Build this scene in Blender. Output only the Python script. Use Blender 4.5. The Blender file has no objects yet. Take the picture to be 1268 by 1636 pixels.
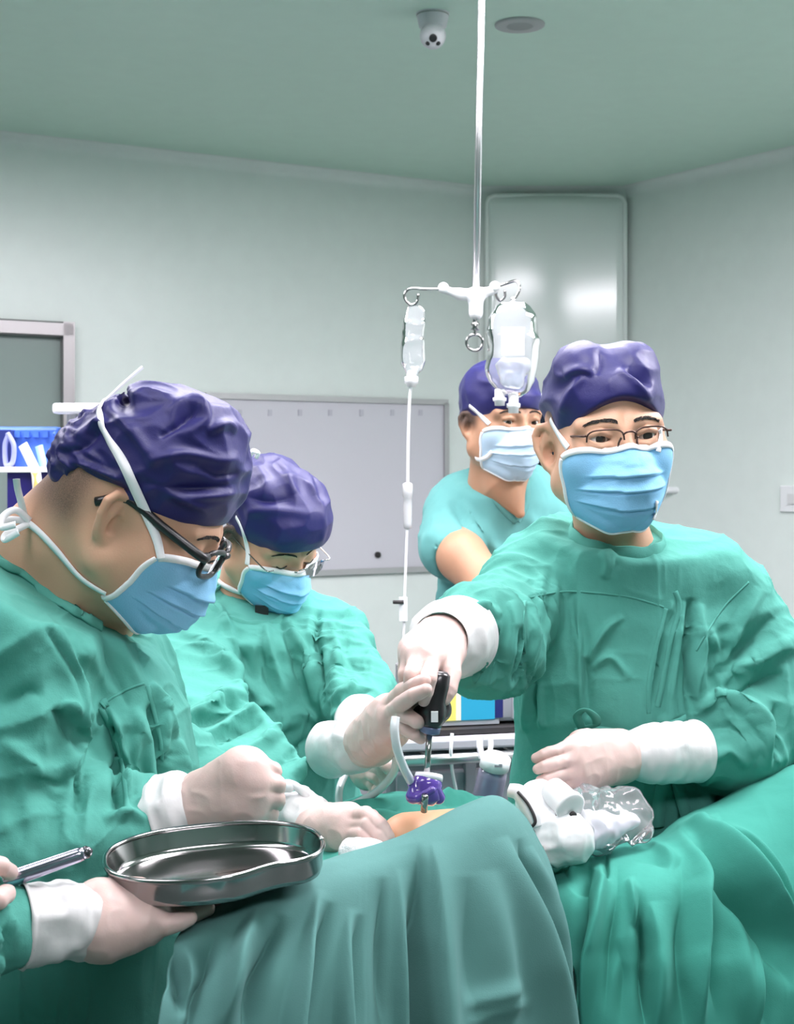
import bpy, bmesh, math, random, time
import numpy as np
from mathutils import Vector, Matrix
from mathutils.bvhtree import BVHTree
T0 = time.time()
random.seed(7)
COL = bpy.context.scene.collection
SC = bpy.context.scene
# ---------------------------------------------------------------- camera
FPX, CX, HY, EYE = 2330.0, 634.0, 760.0, 1.55      # focal length and horizon in pixels of the 1268x1636 frame, eye height in m
cam_data = bpy.data.cameras.new('camera')
cam_data.sensor_fit = 'VERTICAL'
cam_data.sensor_height = 36.0
cam_data.lens = 36.0 * FPX / 1636.0
cam_data.shift_y = -(818.0 - HY) / 1636.0
cam_data.clip_start = 0.05
cam_data.dof.use_dof = True
cam_data.dof.focus_distance = 1.8
cam_data.dof.aperture_fstop = 15.0
cam = bpy.data.objects.new('camera', cam_data)
COL.objects.link(cam)
cam.location = (0, 0, EYE)
cam.rotation_euler = (math.pi / 2, 0, 0)
SC.camera = cam
# ---------------------------------------------------------------- world, exposure
world = bpy.data.worlds.new('world')
SC.world = world
world.use_nodes = True
world.node_tree.nodes['Background'].inputs[0].default_value = (0.75, 0.85, 0.9, 1)
world.node_tree.nodes['Background'].inputs[1].default_value = 0.3
SC.view_settings.view_transform = 'Standard'
SC.view_settings.look = 'None'
SC.view_settings.gamma = 1.0
SC.view_settings.use_curve_mapping = False
SC.view_settings.exposure = 0.58
try:
    SC.cycles.max_bounces = 10
    SC.cycles.transparent_max_bounces = 24
    SC.cycles.use_denoising = True
    SC.cycles.sample_clamp_indirect = 6.0
    SC.cycles.caustics_reflective = False
    SC.cycles.caustics_refractive = False
except Exception:
    pass
# ceiling lamps of the theatre (x, y, length along the left wall, width, strength): all out of view, on the ceiling above the team
CEIL = 2.75
LAMPS = [(-1.35, 2.9, 1.2, 0.6, 15.5), (0.20, 2.95, 1.2, 0.6, 17.0), (1.75, 2.5, 1.2, 0.6, 28.0), (-1.1, 0.9, 1.2, 0.6, 6.0),
         (0.75, -0.6, 1.2, 0.6, 14.0)]
ADDED_LAMP = 14.0  # strength of the lamp added over the table
# ---------------------------------------------------------------- small maths
def W(px, py, d):
    """Point at depth d (m) seen at a pixel of the photograph."""
    return np.array([(px - CX) / FPX * d, d, EYE + (HY - py) / FPX * d])
def WL(pts): return [W(*p) for p in pts]
def proj(V):
    y = np.maximum(V[:, 1], 1e-3)
    return np.stack([CX + FPX * V[:, 0] / y, HY - FPX * (V[:, 2] - EYE) / y], 1)
def nrm(v):
    v = np.asarray(v, float); return v / (np.linalg.norm(v) + 1e-12)
def smoothstep(a, b, x):
    t = np.clip((x - a) / (b - a), 0, 1); return t * t * (3 - 2 * t)
def spline(pts, n):
    P = np.array(pts, float)
    if len(P) < 3:
        t = np.linspace(0, 1, n)[:, None]; return P[0] * (1 - t) + P[-1] * t
    E_ = np.vstack([2 * P[0] - P[1], P, 2 * P[-1] - P[-2]])
    out = []
    m = len(P) - 1
    for s in np.linspace(0, m, n):
        i = min(int(s), m - 1); t = s - i
        a, b, c, d = E_[i], E_[i + 1], E_[i + 2], E_[i + 3]
        out.append(0.5 * (2 * b + (c - a) * t + (2 * a - 5 * b + 4 * c - d) * t * t + (3 * b - a - 3 * c + d) * t ** 3))
    return np.array(out)
def _h(ix, iy, iz, seed):
    n = (ix * 374761393 + iy * 668265263 + iz * 2147483647 + seed * 1274126177) & 0xffffffff
    n = ((n ^ (n >> 13)) * 1274126177) & 0xffffffff
    n = (n ^ (n >> 16)) & 0xffff
    return n.astype(np.float64) / 32767.5 - 1.0
def vnoise(P, seed=0):
    P = np.asarray(P, float)
    I = np.floor(P).astype(np.int64); F = P - I
    F = F * F * F * (F * (F * 6 - 15) + 10)
    r = 0
    for dx in (0, 1):
        wx = F[:, 0] if dx else 1 - F[:, 0]
        for dy in (0, 1):
            wy = F[:, 1] if dy else 1 - F[:, 1]
            for dz in (0, 1):
                wz = F[:, 2] if dz else 1 - F[:, 2]
                r = r + wx * wy * wz * _h(I[:, 0] + dx, I[:, 1] + dy, I[:, 2] + dz, seed)
    return r
def fbm(P, seed=0, o=3):
    r, a, s = 0, 1.0, 1.0
    for k in range(o):
        r = r + a * vnoise(np.asarray(P) * s, seed + k * 17); a *= .5; s *= 2.03
    return r
def ridge(P, seed=0):
    return 1 - 2 * np.abs(vnoise(P, seed)) * 1.3
# ---------------------------------------------------------------- materials
MATS = {}
def mat(name, col, rough=0.6, metal=0.0, bump=None, mottle=0.0, sheen=0.0, sss=0.0, spec=0.5, coat=0.0, hair=None, emit=None, tint_attr=None):
    if name in MATS: return MATS[name]
    m = bpy.data.materials.new(name); m.use_nodes = True
    nt = m.node_tree; b = nt.nodes['Principled BSDF']
    b.inputs['Base Color'].default_value = (*col, 1)
    b.inputs['Roughness'].default_value = rough
    b.inputs['Metallic'].default_value = metal
    b.inputs['Specular IOR Level'].default_value = spec
    if sheen:
        b.inputs['Sheen Weight'].default_value = sheen; b.inputs['Sheen Roughness'].default_value = 0.5
        b.inputs['Sheen Tint'].default_value = (min(1, col[0] * 1.5 + .3), min(1, col[1] * 1.5 + .3), min(1, col[2] * 1.5 + .3), 1)
    if coat: b.inputs['Coat Weight'].default_value = coat; b.inputs['Coat Roughness'].default_value = 0.12
    if sss:
        b.inputs['Subsurface Weight'].default_value = sss
        b.inputs['Subsurface Radius'].default_value = (1.0, 0.35, 0.2); b.inputs['Subsurface Scale'].default_value = 0.008
    tc = nt.nodes.new('ShaderNodeTexCoord')
    src = None
    if mottle:
        n = nt.nodes.new('ShaderNodeTexNoise'); n.inputs['Scale'].default_value = 14; n.inputs['Detail'].default_value = 4
        nt.links.new(tc.outputs['Object'], n.inputs['Vector'])
        r = nt.nodes.new('ShaderNodeValToRGB')
        r.color_ramp.elements[0].position = .3; r.color_ramp.elements[1].position = .7
        r.color_ramp.elements[0].color = (*[c * (1 - mottle) for c in col], 1)
        r.color_ramp.elements[1].color = (*[min(1, c * (1 + mottle)) for c in col], 1)
        nt.links.new(n.outputs['Fac'], r.inputs['Fac']); src = r.outputs['Color']
    if hair:
        at = nt.nodes.new('ShaderNodeAttribute'); at.attribute_name = 'hair'
        n2 = nt.nodes.new('ShaderNodeTexNoise'); n2.inputs['Scale'].default_value = 900
        nt.links.new(tc.outputs['Object'], n2.inputs['Vector'])
        mu = nt.nodes.new('ShaderNodeMath'); mu.operation = 'MULTIPLY'
        ad = nt.nodes.new('ShaderNodeMath'); ad.operation = 'ADD'; ad.inputs[1].default_value = .45
        nt.links.new(n2.outputs['Fac'], ad.inputs[0]); nt.links.new(ad.outputs[0], mu.inputs[0]); nt.links.new(at.outputs['Fac'], mu.inputs[1])
        mx = nt.nodes.new('ShaderNodeMix'); mx.data_type = 'RGBA'
        nt.links.new(mu.outputs[0], mx.inputs[0])
        if src: nt.links.new(src, mx.inputs[6])
        else: mx.inputs[6].default_value = (*col, 1)
        mx.inputs[7].default_value = (*hair, 1)
        src = mx.outputs[2]
    if src: nt.links.new(src, b.inputs['Base Color'])
    if bump:
        last = None
        for sc, st, *z in bump:
            n = nt.nodes.new('ShaderNodeTexNoise'); n.inputs['Scale'].default_value = sc; n.inputs['Detail'].default_value = 3
            if z:
                mp = nt.nodes.new('ShaderNodeMapping'); mp.inputs['Scale'].default_value = z[0]
                nt.links.new(tc.outputs['Object'], mp.inputs['Vector']); nt.links.new(mp.outputs[0], n.inputs['Vector'])
            else: nt.links.new(tc.outputs['Object'], n.inputs['Vector'])
            bp = nt.nodes.new('ShaderNodeBump'); bp.inputs['Strength'].default_value = st; bp.inputs['Distance'].default_value = 0.004
            nt.links.new(n.outputs['Fac'], bp.inputs['Height'])
            if last: nt.links.new(last, bp.inputs['Normal'])
            last = bp.outputs['Normal']
        nt.links.new(last, b.inputs['Normal'])
    if emit:
        b.inputs['Emission Color'].default_value = (*emit[0], 1); b.inputs['Emission Strength'].default_value = emit[1]
    MATS[name] = m; return m
def film(name, col=(1, 1, 1), clear=0.7, rough=0.08, white=0.15):
    """Thin clear plastic or lens: see-through with a gloss and a slight milky body."""
    m = bpy.data.materials.new(name); m.use_nodes = True; nt = m.node_tree
    nt.nodes.remove(nt.nodes['Principled BSDF']); out = nt.nodes['Material Output']
    tr = nt.nodes.new('ShaderNodeBsdfTransparent'); tr.inputs[0].default_value = (*col, 1)
    gl = nt.nodes.new('ShaderNodeBsdfGlossy'); gl.inputs['Roughness'].default_value = rough
    df = nt.nodes.new('ShaderNodeBsdfDiffuse'); df.inputs[0].default_value = (*[min(1, c * .95) for c in col], 1)
    lw = nt.nodes.new('ShaderNodeLayerWeight'); lw.inputs[0].default_value = 1 - clear
    m1 = nt.nodes.new('ShaderNodeMixShader'); m1.inputs[0].default_value = white
    nt.links.new(tr.outputs[0], m1.inputs[1]); nt.links.new(df.outputs[0], m1.inputs[2])
    m2 = nt.nodes.new('ShaderNodeMixShader')
    nt.links.new(lw.outputs['Fresnel'], m2.inputs[0]); nt.links.new(m1.outputs[0], m2.inputs[1]); nt.links.new(gl.outputs[0], m2.inputs[2])
    nt.links.new(m2.outputs[0], out.inputs[0]); MATS[name] = m; return m
TEAL = mat('gown_cloth', (0.088, 0.33, 0.275), .85, bump=[(700, .12), (13, .8, (1, 1, .7)), (34, .5)], mottle=.05, sheen=.05, spec=.12)
TEAL2 = mat('drape_cloth_grey_green', (0.10, 0.24, 0.225), .85, bump=[(800, .12), (16, .35)], mottle=.03, sheen=.08, spec=.12)
TEAL3 = mat('drape_cloth_green', (0.058, 0.305, 0.245), .85, bump=[(800, .12), (20, .5)], mottle=.04, sheen=.06, spec=.12)
SCRUB = mat('scrub_cloth', (0.12, 0.34, 0.33), .85, bump=[(700, .1)], mottle=.04, sheen=.2, spec=.2)
NAVY = mat('cap_fabric', (0.0125, 0.0105, 0.112), .5, bump=[(900, .1), (40, .25)], sheen=.15, spec=.5)
MASKB = mat('mask_blue', (0.26, 0.56, 0.83), .7, bump=[(600, .15)], mottle=.02, spec=.2)
WHITE = mat('white_tie', (0.86, 0.86, 0.88), .6, bump=[(500, .1)])
PLASTICW = mat('white_plastic', (0.88, 0.88, 0.9), .35)
SKIN = mat('skin', (0.64, 0.37, 0.25), .5, bump=[(420, .06)], mottle=.04, sss=.15, spec=.35, hair=(0.05, 0.04, 0.04))
SKIN2 = mat('skin_tan', (0.46, 0.25, 0.155), .5, bump=[(420, .06)], mottle=.04, sss=.15, spec=.35, hair=(0.03, 0.025, 0.025))
HAIR = mat('hair', (0.022, 0.016, 0.014), .6, bump=[(300, .5)])
GLOVE = mat('latex_glove', (0.67, 0.49, 0.45), .42, bump=[(500, .05)], mottle=.03, sss=.1, spec=.45)
CUFF = mat('latex_cuff', (0.68, 0.67, 0.67), .42, bump=[(50, .2)], mottle=.02, spec=.45)
STEEL = mat('steel', (0.42, 0.41, 0.41), .14, 1.0)
STEELB = mat('brushed_steel', (0.62, 0.62, 0.63), .3, 1.0, bump=[(90, .05, (1, 1, 12))])
BLACK = mat('black_plastic', (0.012, 0.012, 0.014), .35)
DARK = mat('dark_slot', (0.02, 0.017, 0.018), .6)
# ---------------------------------------------------------------- objects
def tag(o, label=None, cat=None, group=None, kind=None):
    if label: o['label'] = label
    if cat: o['category'] = cat
    if group: o['group'] = group
    if kind: o['kind'] = kind
    return o
def empty(name, loc, label=None, cat=None, group=None):
    o = bpy.data.objects.new(name, None); COL.objects.link(o); o.location = loc; o.empty_display_size = .1
    return tag(o, label, cat, group)
def root_loc(o):
    while o.parent is not None: o = o.parent
    return np.array(o.location)
def add(name, V, F, m, parent=None, smooth=True, loc=None, attr=None, mats=None, midx=None):
    V = np.asarray(V, float)
    off = root_loc(parent) if parent is not None else (np.array(loc, float) if loc is not None else None)
    if off is None:
        off = np.array([(V[:, 0].min() + V[:, 0].max()) / 2, (V[:, 1].min() + V[:, 1].max()) / 2, V[:, 2].min()])
    me = bpy.data.meshes.new(name)
    me.from_pydata((V - off).tolist(), [], F.tolist() if isinstance(F, np.ndarray) else F)
    for mm in (mats or [m]): me.materials.append(mm)
    if midx is not None: me.polygons.foreach_set('material_index', np.asarray(midx, np.int32))
    if smooth: me.polygons.foreach_set('use_smooth', np.ones(len(me.polygons), bool))
    if attr:
        for k, v in attr.items():
            a = me.attributes.new(k, 'FLOAT', 'POINT'); a.data.foreach_set('value', np.asarray(v, np.float32))
    me.update()
    o = bpy.data.objects.new(name, me); COL.objects.link(o)
    if parent is not None: o.parent = parent
    else: o.location = off
    return o
def bevel(o, w=.004, seg=2, ang=40):
    md = o.modifiers.new('bevel', 'BEVEL'); md.width = w; md.segments = seg; md.limit_method = 'ANGLE'; md.angle_limit = math.radians(ang); return o
def solidify(o, t):
    md = o.modifiers.new('thick', 'SOLIDIFY'); md.thickness = t; md.offset = -1; return o
class MB:
    """Collects simple shapes (in world coordinates) into one mesh."""
    def __init__(s): s.V = []; s.F = []; s.n = 0
    def put(s, V, F):
        s.V.append(np.asarray(V, float)); s.F += [[i + s.n for i in f] for f in (F.tolist() if isinstance(F, np.ndarray) else F)]; s.n += len(V); return s
    def box(s, c, size, R=None):
        h = np.array(size) / 2
        V = np.array([[x, y, z] for x in (-1, 1) for y in (-1, 1) for z in (-1, 1)]) * h
        if R is not None: V = V @ np.array(R).T
        return s.put(V + np.array(c), [[0, 1, 3, 2], [4, 6, 7, 5], [0, 4, 5, 1], [2, 3, 7, 6], [0, 2, 6, 4], [1, 5, 7, 3]])
    def tube(s, pts, r, n=10, res=None, closed=False):
        V, F = tube(pts, r, n, res, closed); return s.put(V, F)
    def lathe(s, prof, base, axis=(0, 0, 1), n=28):
        V, F = lathe(prof, base, axis, n); return s.put(V, F)
    def build(s, name, m, parent=None, smooth=False, **k): return add(name, np.vstack(s.V), s.F, m, parent, smooth, **k)
def frames(P, closed=False):
    n = len(P); T = np.gradient(P, axis=0) if not closed else np.roll(P, -1, 0) - np.roll(P, 1, 0)
    T /= np.linalg.norm(T, axis=1)[:, None] + 1e-12
    u = np.cross(T[0], [0, 0, 1]);
    if np.linalg.norm(u) < .1: u = np.cross(T[0], [1, 0, 0])
    u = nrm(u); U = []
    for t in T:
        u = nrm(u - t * np.dot(u, t)); U.append(u)
    U = np.array(U); return T, U, np.cross(T, U)
def tube(pts, r, n=10, res=None, closed=False):
    P = np.array(pts, float)
    if res:
        if closed:
            P = spline(np.vstack([P[-1:], P, P[:2]]), (len(P) + 2) * 40)
            L = len(P) // (len(pts) + 2); m_ = len(pts) + 2
            tt = np.linspace(0, 1, len(P)) * m_
            P = P[(tt >= 1) & (tt < m_ - 1)][::max(1, int(40 * len(pts) / res))]
        else: P = spline(P, res)
    T, U, B = frames(P, closed)
    R = np.interp(np.linspace(0, 1, len(P)), np.linspace(0, 1, len(r)), r) if hasattr(r, '__len__') else np.full(len(P), r)
    a = np.linspace(0, 2 * np.pi, n, endpoint=False)
    V = (P[:, None] + R[:, None, None] * (np.cos(a)[None, :, None] * U[:, None] + np.sin(a)[None, :, None] * B[:, None])).reshape(-1, 3)
    F = []
    m = len(P)
    for i in range(m if closed else m - 1):
        for j in range(n):
            i2 = (i + 1) % m; j2 = (j + 1) % n
            F.append([i * n + j, i * n + j2, i2 * n + j2, i2 * n + j])
    if not closed: F += [list(range(n))[::-1], [(m - 1) * n + j for j in range(n)]]
    return V, F
def lathe(prof, base, axis=(0, 0, 1), n=28):
    a = nrm(axis); u = nrm(np.cross(a, [0, 1, 0]) if abs(a[1]) < .9 else np.cross(a, [1, 0, 0])); v = np.cross(a, u)
    th = np.linspace(0, 2 * np.pi, n, endpoint=False)
    V = []; 
    for r, z in prof:
        V.append(np.array(base) + a * z + r * (np.cos(th)[:, None] * u + np.sin(th)[:, None] * v))
    F = []
    for i in range(len(prof) - 1):
        for j in range(n): F.append([i * n + j, i * n + (j + 1) % n, (i + 1) * n + (j + 1) % n, (i + 1) * n + j])
    F += [list(range(n))[::-1], [(len(prof) - 1) * n + j for j in range(n)]]
    return np.vstack(V), F
def ribbon(pts, normals, width, thick=.0008, res=40):
    """Flat tape: pts and surface normals, width (m, number or list)."""
    P = spline(pts, res); N = spline(normals, res); N /= np.linalg.norm(N, axis=1)[:, None] + 1e-9
    T = np.gradient(P, axis=0); T /= np.linalg.norm(T, axis=1)[:, None] + 1e-12
    S = np.cross(T, N); S /= np.linalg.norm(S, axis=1)[:, None] + 1e-9
    w = np.interp(np.linspace(0, 1, res), np.linspace(0, 1, len(width)), width) if hasattr(width, '__len__') else np.full(res, width)
    w = w[:, None] / 2
    V = np.stack([P - S * w, P + N * thick, P + S * w, P + S * w - N * thick, P - S * w - N * thick], 1).reshape(-1, 3)
    F = []
    for i in range(res - 1):
        for j in range(5):
            F.append([i * 5 + j, i * 5 + (j + 1) % 5, (i + 1) * 5 + (j + 1) % 5, (i + 1) * 5 + j])
    F += [[0, 4, 3, 2, 1], [(res - 1) * 5 + j for j in range(5)]]
    return V, F
def grid_faces(nu, nv, closed_u=False):
    i, j = np.meshgrid(np.arange(nu if closed_u else nu - 1), np.arange(nv - 1), indexing='ij')
    i2 = (i + 1) % nu
    return np.stack([i * nv + j, i2 * nv + j, i2 * nv + j + 1, i * nv + j + 1], -1).reshape(-1, 4)
# ---------------------------------------------------------------- signed distance modelling
def sub3(P, a): return P - np.asarray(a, P.dtype)
def rc(P, a, b, ra, rb, flat=None):
    a = np.asarray(a, float); b = np.asarray(b, float)
    p = sub3(P, a); ba = b - a
    s = 1.0
    if flat is not None:
        n, s = nrm(flat[0]), flat[1]
        k = (1 / s - 1)
        p = p + np.outer(p @ n.astype(P.dtype), (k * n).astype(P.dtype)).astype(P.dtype)
        ba = ba + k * np.dot(ba, n) * n
    L = float(np.dot(ba, ba)) + 1e-12
    t = np.clip((p @ ba.astype(P.dtype)) / L, 0, 1)
    q = p - t[:, None] * ba.astype(P.dtype)
    d = np.sqrt((q * q).sum(1)) - (ra + (rb - ra) * t)
    return d * (0.5 * (1 + s)) if s < 1 else d
def ell(P, c, r, R=None):
    p = sub3(P, c)
    if R is not None: p = p @ np.asarray(R, P.dtype)
    r = np.asarray(r, P.dtype)
    q = p / r; k0 = np.sqrt((q * q).sum(1)); q = q / r; k1 = np.sqrt((q * q).sum(1)) + 1e-9
    return k0 * (k0 - 1) / k1
def smin(a, b, k):
    h = np.maximum(k - np.abs(a - b), 0) / k
    return np.minimum(a, b) - h * h * k * .25
def smax(a, b, k): return -smin(-a, -b, k)
def chain(P, pts, rad, k=.006, flat=None):
    d = None
    for i in range(len(pts) - 1):
        e = rc(P, pts[i], pts[i + 1], rad[i], rad[i + 1], flat)
        d = e if d is None else np.minimum(d, e)
    return d
def isosurface(f, lo, hi, h, newton=2):
    lo = np.asarray(lo, float); hi = np.asarray(hi, float); C = 4
    nc = np.ceil((hi - lo) / (h * C)).astype(int) + 1
    gx = [lo[i] + np.arange(nc[i]) * h * C for i in range(3)]
    G = np.stack(np.meshgrid(*gx, indexing='ij'), -1).reshape(-1, 3).astype(np.float32)
    Dc = f(G).reshape(nc)
    A = np.abs(Dc)
    m = A[:-1, :-1, :-1]
    for dx in (0, 1):
        for dy in (0, 1):
            for dz in (0, 1):
                m = np.minimum(m, A[dx:nc[0] - 1 + dx, dy:nc[1] - 1 + dy, dz:nc[2] - 1 + dz])
    act = m < h * C * 1.5
    n = (nc - 1) * C + 1
    mask = np.zeros(n, bool)
    big = act.repeat(C, 0).repeat(C, 1).repeat(C, 2)
    for dx in (0, 1):
        for dy in (0, 1):
            for dz in (0, 1):
                mask[dx:n[0] - 1 + dx, dy:n[1] - 1 + dy, dz:n[2] - 1 + dz] |= big
    ii = [np.minimum(np.arange(n[i]) // C, nc[i] - 1) for i in range(3)]
    D = Dc[np.ix_(*ii)].astype(np.float32)
    idx = np.argwhere(mask)
    P = (lo + idx * h).astype(np.float32)
    D[mask] = f(P)
    S = D < 0
    cnt = np.zeros(n - 1, np.int8)
    for dx in (0, 1):
        for dy in (0, 1):
            for dz in (0, 1):
                cnt += S[dx:n[0] - 1 + dx, dy:n[1] - 1 + dy, dz:n[2] - 1 + dz]
    ac = (cnt > 0) & (cnt < 8)
    cells = np.argwhere(ac)
    ids = np.full(n - 1, -1, np.int64); ids[ac] = np.arange(len(cells))
    acc = np.zeros((len(cells), 3)); num = np.zeros(len(cells))
    cor = [(x, y, z) for x in (0, 1) for y in (0, 1) for z in (0, 1)]
    for a in cor:
        for ax in range(3):
            if a[ax] == 0:
                b = list(a); b[ax] = 1
                da = D[cells[:, 0] + a[0], cells[:, 1] + a[1], cells[:, 2] + a[2]]
                db = D[cells[:, 0] + b[0], cells[:, 1] + b[1], cells[:, 2] + b[2]]
                cr = (da < 0) != (db < 0)
                t = np.where(cr, da / np.where(np.abs(da - db) < 1e-12, 1, da - db), 0)
                pt = np.tile(np.array(a, float), (len(cells), 1)); pt[:, ax] += t
                acc[cr] += pt[cr]; num[cr] += 1
    V = lo + (cells + acc / np.maximum(num, 1)[:, None]) * h
    F = []
    for ax in range(3):
        o1, o2 = (ax + 1) % 3, (ax + 2) % 3
        sl0 = [slice(1, n[i] - 1) for i in range(3)]; sl1 = list(sl0)
        sl0[ax] = slice(0, n[ax] - 1); sl1[ax] = slice(1, n[ax])
        a, b = S[tuple(sl0)], S[tuple(sl1)]
        e = np.argwhere(a != b)
        if not len(e): continue
        sg = a[tuple(e.T)]
        base = e.copy(); base[:, o1] += 1; base[:, o2] += 1     # node index
        q = []
        for k1, k2 in ((-1, -1), (0, -1), (0, 0), (-1, 0)):
            c = base.copy(); c[:, o1] += k1; c[:, o2] += k2
            q.append(ids[tuple(c.T)])
        q = np.stack(q, 1); q[~sg] = q[~sg][:, ::-1]
        F.append(q[(q >= 0).all(1)])
    F = np.vstack(F)
    N = None
    for it in range(newton):
        v = V.astype(np.float32); e = h * .5
        d0 = f(v)
        g = np.stack([f(v + np.eye(3, dtype=np.float32)[i] * e) - d0 for i in range(3)], 1) / e
        g2 = (g * g).sum(1) + 1e-6
        st = np.clip(d0 / g2, -h, h)[:, None] * g
        V = V - st * .9
    return V, F
def vnormals(V, F):
    F = np.asarray(F)
    a = V[F[:, 2]] - V[F[:, 0]]; b = V[F[:, 3]] - V[F[:, 1]]
    n = np.cross(a, b); N = np.zeros_like(V)
    for i in range(4): np.add.at(N, F[:, i], n)
    return N / (np.linalg.norm(N, axis=1)[:, None] + 1e-12)
FS = 1.8
def fold(V, N, lst, tpow=.6, gain=1.0):
    """Cloth folds: each (polyline in photo pixels, width px or (left, right), height m[, no_taper]) raises or sinks the near surface along its normals."""
    q = proj(V); view = np.array([0, 0, EYE]) - V; view /= np.linalg.norm(view, axis=1)[:, None]
    face = np.clip((N * view).sum(1) * 2.0, 0, 1)
    D = np.zeros(len(V))
    for it in lst:
        pl, w, h = it[:3]; nt = len(it) > 3 and it[3]
        pl = spline(np.array(pl, float), max(2, 8 * (len(pl) - 1)))
        wl, wr = w if hasattr(w, '__len__') else (w, w); wm = max(wl, wr) * 2.6
        sel = np.where((q[:, 0] > pl[:, 0].min() - wm) & (q[:, 0] < pl[:, 0].max() + wm) & (q[:, 1] > pl[:, 1].min() - wm) & (q[:, 1] < pl[:, 1].max() + wm) & (face > 0))[0]
        if not len(sel): continue
        p = q[sel]; best = np.full(len(sel), 1e9); sd = np.zeros(len(sel)); tt = np.zeros(len(sel))
        seg = np.linalg.norm(np.diff(pl, axis=0), axis=1); cum = np.concatenate([[0], np.cumsum(seg)])
        for i in range(len(pl) - 1):
            a, b = pl[i], pl[i + 1]; ab = b - a; L = ab @ ab + 1e-9
            t = np.clip(((p - a) @ ab) / L, 0, 1); r = p - a - t[:, None] * ab
            d = np.sqrt((r * r).sum(1)); m = d < best
            best[m] = d[m]; s = ab[0] * r[:, 1] - ab[1] * r[:, 0]; sd[m] = s[m]; tt[m] = ((cum[i] + t * seg[i]) / cum[-1])[m]
        ww = np.where(sd > 0, wl, wr)
        tp = np.ones(len(sel)) if nt else np.clip(np.sin(np.pi * np.clip(tt, 0.001, .999)), 0, 1) ** tpow
        D[sel] += gain * FS * h * (np.exp(-(best / ww) ** 2) if h > 0 else np.exp(-(best / ww) ** 1.25)) * tp * face[sel]
    return V + N * D[:, None]
def crease(V, N, segs, seed):
    """Random compression wrinkles across limbs: segs of (a, b, reach, amplitude, wrinkles per m along, across)."""
    D = np.zeros(len(V))
    for k, (a, b, R, amp, fa, fc) in enumerate(segs):
        a = np.array(a); b = np.array(b); ax = nrm(b - a); L = np.linalg.norm(b - a)
        p = V - a; s = p @ ax; r = p - s[:, None] * ax; d = np.linalg.norm(r, axis=1)
        w = (1 - smoothstep(R * .8, R * 1.2, d)) * smoothstep(-.06, .02, s) * (1 - smoothstep(L - .02, L + .06, s))
        m = w > 0
        if not m.any(): continue
        q = r[m] * fc; sw = s[m] + .02 * vnoise(V[m] * 9, seed + 5) + .3 * (r[m] @ nrm(np.cross(ax, [.3, .5, .8])))
        c = q + np.outer(sw * fa, ax)
        D[m] += 1.15 * amp * w[m] * (ridge(c, seed + k) * .7 + .5 * ridge(c * 2.1, seed + k + 40))
    return V + N * D[:, None]
def crumple(V, amp, sc, seed):
    """Crisp small creases of stiff cotton."""
    q = V * np.array(sc) + .7 * vnoise(V * 5, seed + 9)[:, None] + seed * 3.1
    r1 = (1 - np.abs(vnoise(q, seed))) ** 5; r2 = (1 - np.abs(vnoise(q * 2.2 + 7, seed + 1))) ** 5
    m = .45 + .9 * np.clip(vnoise(V * 4.5, seed + 4) + .25, 0, 1)
    return amp * m * (r1 + .5 * r2 - .45)
def subdivide(V, F):
    """Split every quad into four, slightly rounded."""
    F = np.asarray(F); n = len(V)
    E4 = np.stack([F, np.roll(F, -1, 1)], -1).reshape(-1, 2); E4s = np.sort(E4, 1)
    key = E4s[:, 0].astype(np.int64) * n + E4s[:, 1]
    u, inv = np.unique(key, return_inverse=True)
    ev = np.stack([u // n, u % n], 1)
    fc = V[F].mean(1); em = V[ev].mean(1)
    fe = inv.reshape(-1, 4)
    acc = np.zeros_like(em); cnt = np.zeros(len(em))
    for k in range(4): np.add.at(acc, fe[:, k], fc); np.add.at(cnt, fe[:, k], 1)
    em = np.where(cnt[:, None] > 1, (em + acc / np.maximum(cnt, 1)[:, None]) / 2, em)
    va = np.zeros_like(V); vc = np.zeros(n)
    for k in range(4): np.add.at(va, F[:, k], fc); np.add.at(vc, F[:, k], 1)
    Vn = V * .75 + .25 * va / np.maximum(vc, 1)[:, None]
    Vn[vc == 0] = V[vc == 0]
    m = len(em); ei = n + fe; fi = n + m + np.arange(len(F))
    out = np.concatenate([np.stack([F[:, k], ei[:, k], fi, ei[:, k - 1]], 1) for k in range(4)])
    return np.vstack([Vn, em, fc]), out
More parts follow.
